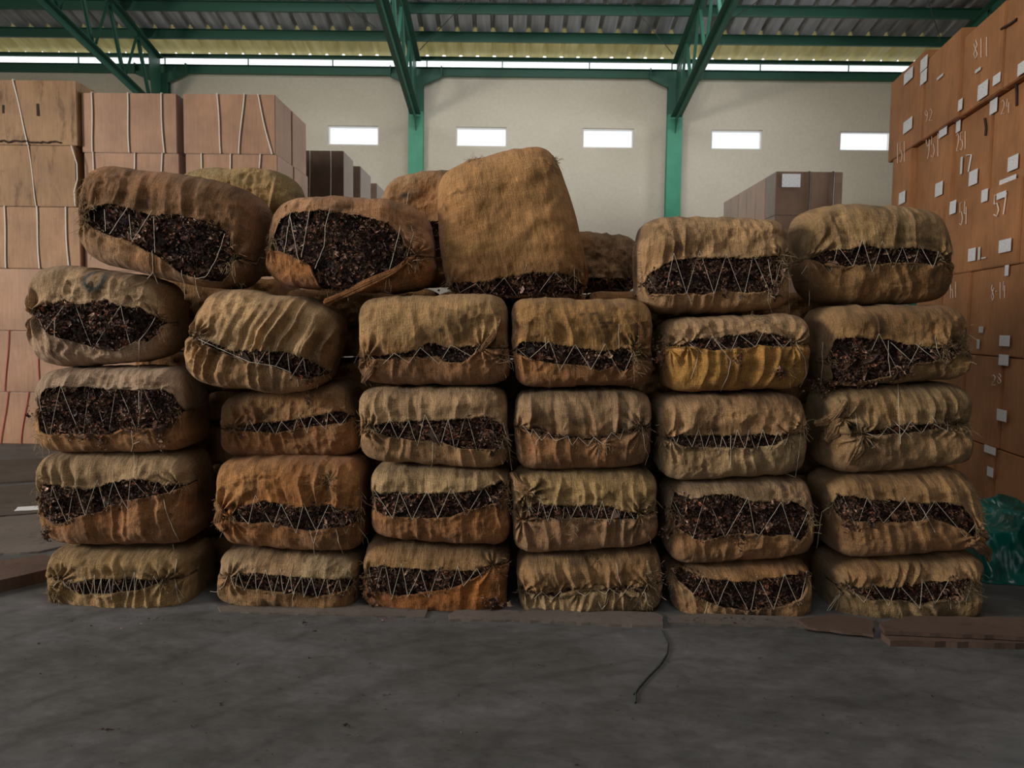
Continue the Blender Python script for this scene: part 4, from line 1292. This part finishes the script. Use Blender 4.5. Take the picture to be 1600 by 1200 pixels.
BH = .735
ZB = 9.85
Hl = [0, .66, 1.38, 2.105, 2.835, 3.56, 4.33]
Hl = [P(60, y, ZB).z for y in (705, 613, 517, 420, 323, 227, 125)]
Hl[0] = 0
xr0 = P(121, 200, ZB).x
labs0 = ['carton on the floor at the left edge with red cord, lowest of its stack', 'carton second from the floor at the left edge, thin red cord on the front', 'plain pinkish carton third from the floor at the left edge',
         'carton fourth from the floor at the left edge, three loose white cords', 'stained carton fifth from the floor at the left edge, curved cord near its right', 'battered old carton topping the stack at the left edge']
for i in range(6):
    hgt = Hl[i + 1] - Hl[i] - .006
    d = (1.16, .70, hgt)
    mt = M['box_old'] if i >= 4 else (carton_mat('mid_cardboard', (.44, .25, .14), .3) if i == 3 else M['box_pink'])
    wob = (.04, .0, .03, .0, .03, 0)[i]
    r = carton(labs0[i], (xr0 - d[0] / 2 - wob, ZB + .35, Hl[i] + .003), d, mt, 0, 'cartons at the left edge', .015 if i > 3 else .006, seed=i)
    ox = r.location.x
    px2x = lambda px, py: P(px, py, ZB).x - ox
    if i == 5: cords(r, d, [(px2x(21, 130), px2x(45, 220))], M['cord'], .009)
    if i == 4:
        cords(r, d, [(px2x(45, 230), px2x(58, 320))], M['cord'], .007)
        V, Q = tubes([[(px2x(113, 230), -.37, d[2]), (px2x(122, 250), -.375, d[2] * .7), (px2x(123, 285), -.375, d[2] * .45), (px2x(118, 300), -.375, d[2] * .25), (px2x(119, 320), -.37, 0.01)]], .008)
        mesh_np('cord', V, Q, M['cord'], r)
    if i == 3: cords(r, d, [(px2x(8, 325), px2x(11, 420)), (px2x(58, 325), px2x(63, 420)), (px2x(103, 325), px2x(108, 408))], M['cord'], .010)
    if i == 1: cords(r, d, [(px2x(15, 520), px2x(9, 612)), (px2x(60, 565), px2x(64, 612))], M['redcord'], .006)
    if i == 0: cords(r, d, [(px2x(14, 615), px2x(3, 704)), (px2x(45, 615), px2x(34, 704))], M['redcord'], .006)
    if i == 5:  # torn flap and slits
        m = MB()
        for px, y0, y1, w_ in ((60, 163, 182, 4), (6, 165, 178, 3)):
            p, q = P(px, y0, ZB), P(px, y1, ZB)
            m.box((p.x - ox, -.363, (p.z + q.z) / 2 - Hl[i]), (w_ * .0075, .012, p.z - q.z))
        m.build('slit', M['ink'], r)
        V, Q = tubes([[(px2x(x, 225), -.365, R_) for x, R_ in zip(range(0, 100, 4), [(.02 + .025 * vnoise(k * 1.3, 0., 5)) for k in range(25)])]], .010, 5)
        mesh_np('torn_edge', V, Q, M['ink'], r)

# stacks with straps behind the left bales
ZB2 = 9.92
topz = P(200, 145, ZB2).z
rows = 6
rh = topz / rows
lab_l1 = ['pinkish carton with three white cords topping the second stack from the left edge', 'pinkish strapped carton directly under the top one of the second stack from left']
lab_l2 = ['pinkish carton with three slanting white cords, top of the stack nearest the wall columns', 'pinkish strapped carton directly under the one with slanting cords']
for st, (pxa, pxb, labs) in enumerate(((127, 277, lab_l1), (286, 431, lab_l2))):
    xa, xb = P(pxa, 200, ZB2).x, P(pxb, 200, ZB2).x
    for i in range(rows):
        top = rows - 1 - i
        lb = labs[top] if top < 2 else 'pinkish carton low in the strapped stacks, hidden behind the bales'
        d = (xb - xa - .01, .69, rh - .006)
        for dep in range(2 if st == 1 else 1):
            lb2 = lb if dep == 0 else (('pale-sided carton behind the one with slanting cords, top of its stack', 'pale-sided carton behind and below the one with slanting cords')[top] if top < 2 else 'pinkish carton low in the strapped stacks, hidden behind the bales')
            r = carton(lb2, ((xa + xb) / 2 + (.02 if top % 2 else 0), ZB2 + .345 + dep * .74, i * rh + .003), d, M['box_pink'], 0, 'strapped cartons at the left', seed=st * 10 + i)
            if dep == 0 and top < 2:
                if st == 0: c_ = [(144, 146), (200, 203), (252, 257)] if top == 0 else [(144, 146), (209, 209), (252, 252)]
                else: c_ = [(340, 346), (382, 374), (403, 425)] if top == 0 else [(314, 314), (359, 359), (406, 403)]
                ox = r.location.x
                cords(r, d, [(P(a, 150, ZB2).x - ox, P(b, 240, ZB2).x - ox) for a, b in c_], M['cord'], .009)
# receding stacks along the aisle
XA = P(537, 300, 13.7).x
for k, (za, dz, dx, tl) in enumerate(((13.7, .80, 0, 'shade-darkened brown carton with pale side, first of the receding stacks left of the middle column'), (15.0, 1.05, .03, 'brown carton with pale side, second of the receding stacks left of the middle column'),
                                       (16.8, 1.0, .02, 'brown carton with pale side, farthest of the receding stacks left of the middle column'))):
    ht = P(500, 235, 13.7).z
    nrow = 3; hh_ = ht / nrow
    for i in range(nrow):
        lb = tl if i == nrow - 1 else 'brown carton low in the receding stacks, hidden behind the bales'
        d = (1.25, dz, hh_ - .006)
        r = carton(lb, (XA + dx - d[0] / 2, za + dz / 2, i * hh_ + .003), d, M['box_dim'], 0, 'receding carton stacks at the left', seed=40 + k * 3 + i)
        if k == 0 and i == 2:
            ox = r.location.x
            cords(r, d, [(P(517, 240, 13.7).x - ox, P(516, 330, 13.7).x - ox), (P(484, 240, 13.7).x - ox, P(484, 330, 13.7).x - ox)], M['cord'], .005)
# stacks at the right rear
ZR = 14.8
xa, xb = P(1212, 300, ZR).x, P(1316, 300, ZR).x
ht = P(1260, 268, ZR).z
nrow = 6; hh_ = P(1260, 268, ZR).z - P(1260, 337, ZR).z
zs = [ht - hh_ * (k + 1) for k in range(4)]
order = ['nearest', 'second', 'third', 'fourth', 'fifth', 'farthest']
for dep in range(6):
    for k in range(3 if dep == 0 else 1):
        if k == 0 and dep == 0: lb = 'brown carton with white printed label and dark straps, top of the rear stack at right'
        elif k == 0: lb = '%s carton in the row receding behind the labelled one at the rear right' % order[dep]
        else: lb = 'brown carton low in the rear right stack, hidden behind the bales'
        hz = hh_ if k < 2 else zs[1]
        zb = zs[k] if k < 2 else 0
        if dep and k == 0: zb, hz = 0, ht
        d = (xb - xa, .6, hz - .006)
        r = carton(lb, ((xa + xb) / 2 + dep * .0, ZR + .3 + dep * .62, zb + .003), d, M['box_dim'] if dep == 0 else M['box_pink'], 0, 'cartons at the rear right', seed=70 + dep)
        if dep == 0:
            ox = r.location.x
            cords(r, d, [(P(1264, 300, ZR).x - ox, P(1263, 340, ZR).x - ox), (P(1301, 300, ZR).x - ox, P(1300, 340, ZR).x - ox)], M['strap'], .012)
        if dep == 0 and k == 0:
            p, q = P(1222, 272, ZR), P(1250, 293, ZR)
            MB().box(((p.x + q.x) / 2 - ox, -.312, (p.z + q.z) / 2 - zb), (q.x - p.x, .004, p.z - q.z)).build('paper_label', M['label'], r)

# the high wall of brown cartons at the right
XP0, ZP0, SP = 3.65, 6.3, .155
YAWP = math.atan(SP)


def pile(px, ins=0.0):
    """y (depth) where the pile's face is seen at picture column px, at mid height"""
    d = CR @ Vector(((px - 800) / F, (600 - 300) / F, -1))
    # x = XP0 + (y-ZP0)*SP ; x = d.x/d.y*y
    k = d.x / d.y
    return (XP0 + ins - ZP0 * SP) / (k - SP)


def pface(px, py, ins=0.0):
    d = CR @ Vector(((px - 800) / F, (600 - py) / F, -1))
    y = (XP0 + ins - ZP0 * SP) / (d.x / d.y - SP)
    t = y / d.y
    return Vector((d.x * t, y, CAM_H + d.z * t))


DIG = {'0': [[(0, 0), (1, 0), (1, 2), (0, 2), (0, 0)]], '1': [[(.5, 0), (.5, 2)]], '2': [[(0, 1.7), (.5, 2), (1, 1.6), (.8, 1), (0, 0), (1, .05)]], '3': [[(0, 1.9), (.7, 2), (1, 1.5), (.4, 1.05), (1, .6), (.6, 0), (0, .1)]],
       '4': [[(.3, 2), (0, .9), (1, .95)], [(.75, 1.5), (.7, 0)]], '5': [[(1, 2), (.2, 1.95), (.1, 1.1), (.7, 1.2), (1, .6), (.6, 0), (0, .15)]], '6': [[(.9, 2), (.2, 1.2), (0, .5), (.4, 0), (.9, .4), (.5, 1), (.1, .7)]],
       '7': [[(0, 1.95), (1, 2), (.4, 0)]], '8': [[(.5, 1.05), (.05, 1.5), (.5, 2), (.95, 1.5), (.5, 1.05), (0, .5), (.5, 0), (1, .5), (.5, 1.05)]], '9': [[(1, 1.4), (.5, 1.0), (.05, 1.5), (.5, 2), (1, 1.6), (.9, .6), (.5, 0)]],
       '-': [[(.1, 1), (.9, 1)]], 'h': [[(0, 2), (0, 0)], [(0, 1), (.6, 1.2), (.9, .8), (.9, 0)]]}
E1 = Vector((SP, 1, 0)).normalized()          # along the face, going away
rowz = [0, .60, 1.30, 1.985, 2.62, 3.36, 4.10]
# (row, px_right(near), px_left(far), material, label text)
PILE = [
    (5, 1385, 1436, 'topmost carton at the far end of the high brown carton wall, two small white labels', .14),
    (5, 1439, 1490, 'top row carton second from the far end, two labels stacked in its upper corner', .03),
    (5, 1499, 1556, 'top row carton third from the far end, chalk number above a tiny paper strip', -.06),
    (5, 1559, 1635, 'top row carton cut by the right edge of the picture, scuffed dark marks', -.08),
    (4, 1393, 1421, 'narrow carton at the far end of the row under the top one, faint chalk strokes', 0),
    (4, 1438, 1484, 'carton in the second row from the top chalked 951', 0),
    (4, 1494, 1543, 'carton in the second row from the top chalked 251 with broad white painted strokes', 0),
    (4, 1548, 1625, 'carton second row from the top at the right edge, faint chalk and square label', 0),
    (3, 1402, 1434, 'carton third row from the top at the far end, just above the top right bale', 0),
    (3, 1437, 1476, 'carton third row from the top beside the large one chalked 57', 0),
    (3, 1479, 1596, 'large carton chalked 54 and 57 with many white labels', 0),
    (3, 1600, 1680, 'sliver of a carton third row down at the right edge', 0),
    (2, 1440, 1480, 'carton hidden behind the bales in the fourth row of the brown wall', 0),
    (2, 1482, 1522, 'dim carton in the fourth row chalked h1, partly behind the right end bales', 0),
    (2, 1528, 1612, 'dim carton in the fourth row chalked 8-14', 0),
    (1, 1445, 1521, 'dark carton in the fifth row partly behind the right end bales', 0),
    (1, 1525, 1580, 'dark carton in the fifth row with faint chalk 28 and a square label', 0),
    (1, 1586, 1650, 'dark carton in the fifth row cut by the right edge', 0),
    (0, 1450, 1513, 'darkest carton on the floor hidden behind the right end bales', 0),
    (0, 1516, 1576, 'dark carton on the floor above the green tarpaulin, torn pale label', 0),
    (0, 1580, 1650, 'dark carton on the floor at the right edge behind the green tarpaulin', 0),
]
PB = []
for k, (row, pa, pb, lb, dz) in enumerate(PILE):
    if k == 0 or PILE[k - 1][0] != row: ins = .0; ya = pile(pa)
    else: ins = ins + (pa - PILE[k - 1][2]) * yb / 1300 * .5; ya = yb
    yb = pile(pb, ins)                # ya far, yb near
    xa_, xb_ = XP0 + (ya - ZP0) * SP, XP0 + (yb - ZP0) * SP
    W_ = math.hypot(ya - yb, xa_ - xb_) - .014
    hz = rowz[row + 1] - rowz[row] - .006 + dz
    nx = Vector((E1.y, -E1.x, 0))     # into the pile (+x)
    ctr = Vector(((xa_ + xb_) / 2, (ya + yb) / 2, rowz[row] + .003)) + nx * (.5 + ins)
    r = carton(lb, ctr, (1.0, W_, hz), M['box_rust'], -YAWP, 'cartons of the high brown wall at right', .004, seed=90 + k)
    PB.append((row, pa, pb, r, nx, ins, rowz[row], hz))


def on_box(px, py):
    for t in PB:
        row, pa, pb, r, nx, ins, z0, hz = t
        p = pface(px, py, ins)
        if pa - 1 <= px <= pb + 1 and z0 - .02 <= p.z <= z0 + hz + .02: return t
    return None


def sticker(px0, py0, px1, py1, mt='label', name='paper_label'):
    """px rectangle (left top, right bottom) sheared along the face"""
    cx, cy = (px0 + px1) / 2, (py0 + py1) / 2
    t = on_box(cx, cy)
    if not t: return
    row, pa, pb, r, nx, ins, z0, hz = t
    c = pface(cx, cy, ins)
    A, B_ = pface(px0, cy), pface(px1, cy)
    w_ = math.hypot(A.x - B_.x, A.y - B_.y) * .95
    h_ = abs(pface(cx, py0).z - pface(cx, py1).z)
    # local frame of the box
    loc = Matrix.Rotation(YAWP, 3, 'Z') @ (c - nx * .018 - r.location)
    MB().box((min(loc.x, -.5 - .0145), loc.y, loc.z), (.003, w_, h_)).build(name, M[mt], r)


for s_ in [(1415, 110, 1429, 127), (1414, 187, 1428, 205), (1441, 90, 1452, 109), (1441, 111, 1451, 130), (1498, 156, 1507, 173), (1531, 129, 1547, 153), (1555, 116, 1567, 131), (1594, 97, 1606, 116),
           (1550, 155, 1562, 177), (1470, 196, 1483, 213), (1464, 285, 1476, 306), (1407, 300, 1417, 318), (1497, 189, 1504, 206), (1517, 266, 1531, 289), (1578, 243, 1595, 266), (1564, 277, 1592, 293), (1537, 296, 1547, 315),
           (1487, 314, 1497, 334), (1561, 300, 1576, 310), (1564, 374, 1584, 394), (1516, 388, 1528, 408), (1574, 414, 1580, 431), (1565, 524, 1582, 541), (1564, 554, 1580, 571), (1561, 640, 1577, 658), (1541, 697, 1560, 709),
           (1546, 730, 1556, 745), (1545, 795, 1560, 812)]:
    sticker(*s_)
for s_ in [(1467, 118, 1477, 122), (1527, 107, 1536, 112), (1532, 386, 1535, 406), (1537, 402, 1544, 404), (1504, 245, 1507, 272), (1530, 530, 1534, 545), (1533, 510, 1540, 520)]:
    sticker(*s_, mt='paper', name='paper_scrap')


def chalk(txt, px, py, wpx, hpx, rad=.004, mt='chalk'):
    t = on_box(px + wpx / 2, py - hpx / 2)
    if not t: return
    row, pa, pb, r, nx, ins, z0, hz = t
    paths = []
    cw = wpx / max(1, len(txt))
    for i, ch in enumerate(txt):
        for st in DIG.get(ch, []):
            pl = []
            for (u, v) in st:
                p = pface(px + (i + .15 + u * .65) * cw, py - v / 2 * hpx - (i * cw) * .25, ins)
                l = Matrix.Rotation(YAWP, 3, 'Z') @ (p - r.location)
                pl.append((min(l.x, -.5) - .0135, l.y, l.z))
            paths.append(pl)
    V, Q = tubes(paths, rad, 4)
    mesh_np('chalk_number', V, Q, M[mt], r)


chalk('811', 1523, 92, 26, 30); chalk('951', 1448, 248, 24, 36); chalk('151', 1402, 255, 16, 32); chalk('251', 1496, 236, 18, 28); chalk('7', 1511, 268, 12, 26, .008, 'paper')
chalk('57', 1554, 338, 24, 34, .006); chalk('54', 1501, 352, 14, 36); chalk('8-14', 1551, 470, 24, 26); chalk('28', 1551, 602, 18, 16); chalk('24', 1566, 178, 16, 22, .003); chalk('92', 1446, 190, 14, 18, .003); chalk('h1', 1487, 466, 12, 24)

# dark torn corner marks on a few cartons of the wall
for pts in ([(1488, 178), (1493, 160), (1496, 145), (1499, 135)], [(1590, 128), (1591, 145), (1591, 165)], [(1541, 185), (1543, 200), (1542, 212)], [(1567, 45), (1580, 38), (1591, 30)]):
    t = on_box(*pts[1])
    if t:
        row, pa, pb, r, nx, ins, z0, hz = t
        pl = []
        for p in pts:
            l = Matrix.Rotation(YAWP, 3, 'Z') @ (pface(*p, ins) - r.location); pl.append((min(l.x, -.5) - .010, l.y, l.z))
        V, Q = tubes([pl], .011, 5); mesh_np('torn_edge', V, Q, M['ink'], r)

# ------------------------------------------------------------------ things lying on the floor
def slab(label, pxs, z, th, mt, cat='cardboard sheet', name='cardboard_sheet', seed=0, group='flattened cardboard under the bales', ragged=.005):
    R = random.Random(seed)
    pts = [PZ(x, y, z + th) for x, y in pxs]
    out = []
    n = len(pts)
    for i in range(n):
        a, b2 = pts[i], pts[(i + 1) % n]
        L = (b2 - a).length; m_ = max(1, int(L / .05))
        for k in range(m_):
            p = a.lerp(b2, k / m_)
            out.append((p.x + R.uniform(-1, 1) * ragged * .5, p.y + R.uniform(-1, 1) * ragged, z))
    c = sum((Vector(p) for p in out), Vector()) / len(out)
    m = MB(); m.prism([Vector(p) - c for p in out], (0, 0, th))
    o = m.build(name, mt); o.location = c
    tag(o, label, cat, group)
    return o


slab('thin cardboard strip on the floor under the second and third stacks', [(340, 948), (345, 955), (664, 964), (668, 950), (640, 944), (400, 940)], .0, .008, M['sheet'], seed=1)
slab('short cardboard piece on the floor below the glossy orange bale', [(700, 960), (703, 967), (812, 969), (812, 954), (720, 949)], .0, .012, M['sheet'], seed=2)
slab('grey cardboard board on the floor under the fourth stack', [(812, 958), (813, 968), (1036, 978), (1036, 962), (1020, 956), (830, 950)], .0, .016, M['sheet'], seed=3)
slab('thin cardboard strip on the floor under the fifth stack', [(1042, 962), (1044, 972), (1262, 980), (1262, 964), (1100, 958)], .0, .009, M['sheet'], seed=4)
slab('frayed reddish cardboard edge on the floor left of the dark gap', [(1246, 968), (1262, 980), (1366, 991), (1362, 967), (1300, 960)], .0105, .014, M['sheet_red'], seed=5, ragged=.010)
slab('thick reddish cardboard layer on the floor at the right corner', [(1374, 974), (1384, 986), (1640, 996), (1640, 965), (1420, 962)], .034, .020, M['sheet_red'], seed=6, ragged=.007)
slab('lower perforated cardboard layer on the floor at the right corner', [(1376, 988), (1390, 1000), (1640, 1006), (1640, 985), (1420, 976)], .0, .030, M['sheet_red'], seed=7, ragged=.007)
# small holes row on the perforated sheet edge
# cardboard on the far left floor
slab('thick flattened carton lying on the floor left of the leftmost stack', [(-60, 920), (-60, 885), (70, 866), (88, 874), (82, 888)], .0, .07, M['sheet_red'], seed=8, group='cardboard sheets on the left floor')
slab('wide cardboard sheet on the floor just behind the thick flattened carton', [(-80, 868), (-80, 815), (90, 800), (150, 840), (60, 862)], .0, .012, M['sheet'], seed=9, group='cardboard sheets on the left floor')
slab('dark wide cardboard sheet in the middle of the left floor', [(-80, 812), (-80, 765), (120, 752), (150, 795), (70, 800)], .0, .015, M['sheet_dark'], seed=10, group='cardboard sheets on the left floor')
slab('dark cardboard sheet on the floor in front of the leftmost cartons', [(-80, 758), (-80, 722), (110, 714), (140, 745)], .0, .02, M['sheet_dark'], seed=12, group='cardboard sheets on the left floor')
slab('small pale paper scrap on the left floor', [(22, 798), (28, 792), (60, 790), (60, 796)], .0155, .003, M['paper'], 'paper scrap', 'paper_scrap', seed=13, group=None, ragged=.004)

# the thin curved wire lying on the concrete
pts = [(1033, 984), (1039, 996), (1044, 1006), (1042, 1022), (1030, 1040), (1012, 1058), (998, 1074), (991, 1085)]
V, Q = tubes([[tuple(PZ(x, y, .005)) for x, y in pts]], .0045, 6)
wl = PZ(1030, 1040, 0)
tag(mesh_np('floor_wire', V, Q, M['rod'], origin=wl), 'thin dark curved wire lying on the bare concrete in front of the stacks', 'wire').location = wl
pts = [(994, 1078), (993, 1088), (993, 1098)]
V, Q = tubes([[tuple(PZ(x, y, .004)) for x, y in pts]], .004, 6)
wl2 = PZ(993, 1088, 0)
tag(mesh_np('twig', V, Q, M['rod'], origin=wl2), 'short dark twig on the concrete at the lower end of the curved wire', 'twig').location = wl2
# leaf crumbs scattered on the floor
R = np.random.RandomState(5)
Cn, big = [], []
spots = [(168, 1139, 14, 4, 8), (540, 1132, 12, 4, 7), (345, 1098, 10, 4, 6), (905, 928, 30, 4, 6), (590, 1085, 30, 12, 8), (845, 1040, 5, 2, 4)]
for x, y, rx, ry, n in spots:
    for _ in range(n):
        p = PZ(x + R.normal() * rx * .5, y + R.normal() * ry * .5, .004); Cn.append(tuple(p))
for _ in range(150):
    y = 965 + 230 * R.rand() ** 1.2; p = PZ(R.uniform(20, 1590), y, .003); Cn.append(tuple(p))
for _ in range(260):
    p = PZ(R.uniform(80, 1540), 962 + abs(R.normal()) * 7, .020); Cn.append((p.x, p.y, .012))
Cn = np.array(Cn)
V, Q, C_ = scraps(Cn, R, np.full(len(Cn), .5))
V = V.reshape(-1, 18, 3); V = Cn[:, None, :] + (V - Cn[:, None, :])[:, :, [0, 2, 1]] * np.array([.55, .55, .25]); V[:, :, 2] = np.maximum(V[:, :, 2], .001)
o = mesh_np('leaf_crumbs', V.reshape(-1, 3), Q, M['leaf'], None, C_ * .6)
o['kind'] = 'stuff'; tag(o, 'dark tobacco leaf crumbs scattered on the concrete in front of the bales', 'leaf crumbs')

# green tarpaulin heap at the right edge
nx_, ny_ = 130, 90
x0, x1, y0, y1 = P(1526, 900, 4.95).x, 3.40, 4.85, 5.7
xx = np.linspace(x0, x1, nx_); yy = np.linspace(y0, y1, ny_)
Xg, Yg = np.meshgrid(xx, yy)
u, v = (Xg - x0) / (x1 - x0), (Yg - y0) / (y1 - y0)
ht = P(1600, 812, 5.1).z
rise = sm(0, .10, u) * (.74 + .3 * u) * (1 - sm(.93, 1, u)) * sm(0, .16, v) * (1 - sm(.85, 1, v))
fold = (1 - np.abs(2 * vnoise(Xg * 5 + Yg * 2, Yg * 3, 3) - 1)) * .08 + (fbm(Xg * 9, Yg * 9, 4) - .5) * .09
Zg = np.maximum((ht * .95) * rise + fold * rise * 1.0, 0) + .004
Yg = Yg + .05 * np.sin(Xg * 22 + Zg * 6) * (1 - v) * sm(0, .1, v) * 1.0
Yg = Yg + (fbm(Xg * 8, Zg * 8, 9) - .5) * .12 * (1 - v)
tr_ = (x0, y0, 0)
root = empty('tarpaulin_heap', tr_, 'teal green tarpaulin heaped on the floor at the right edge', 'tarpaulin')
mesh_np('tarpaulin_sheet', np.stack([Xg, Yg, Zg], -1), grid_quads(ny_, nx_), M['tarp'], root, origin=tr_)
print('objects', len(bpy.data.objects))
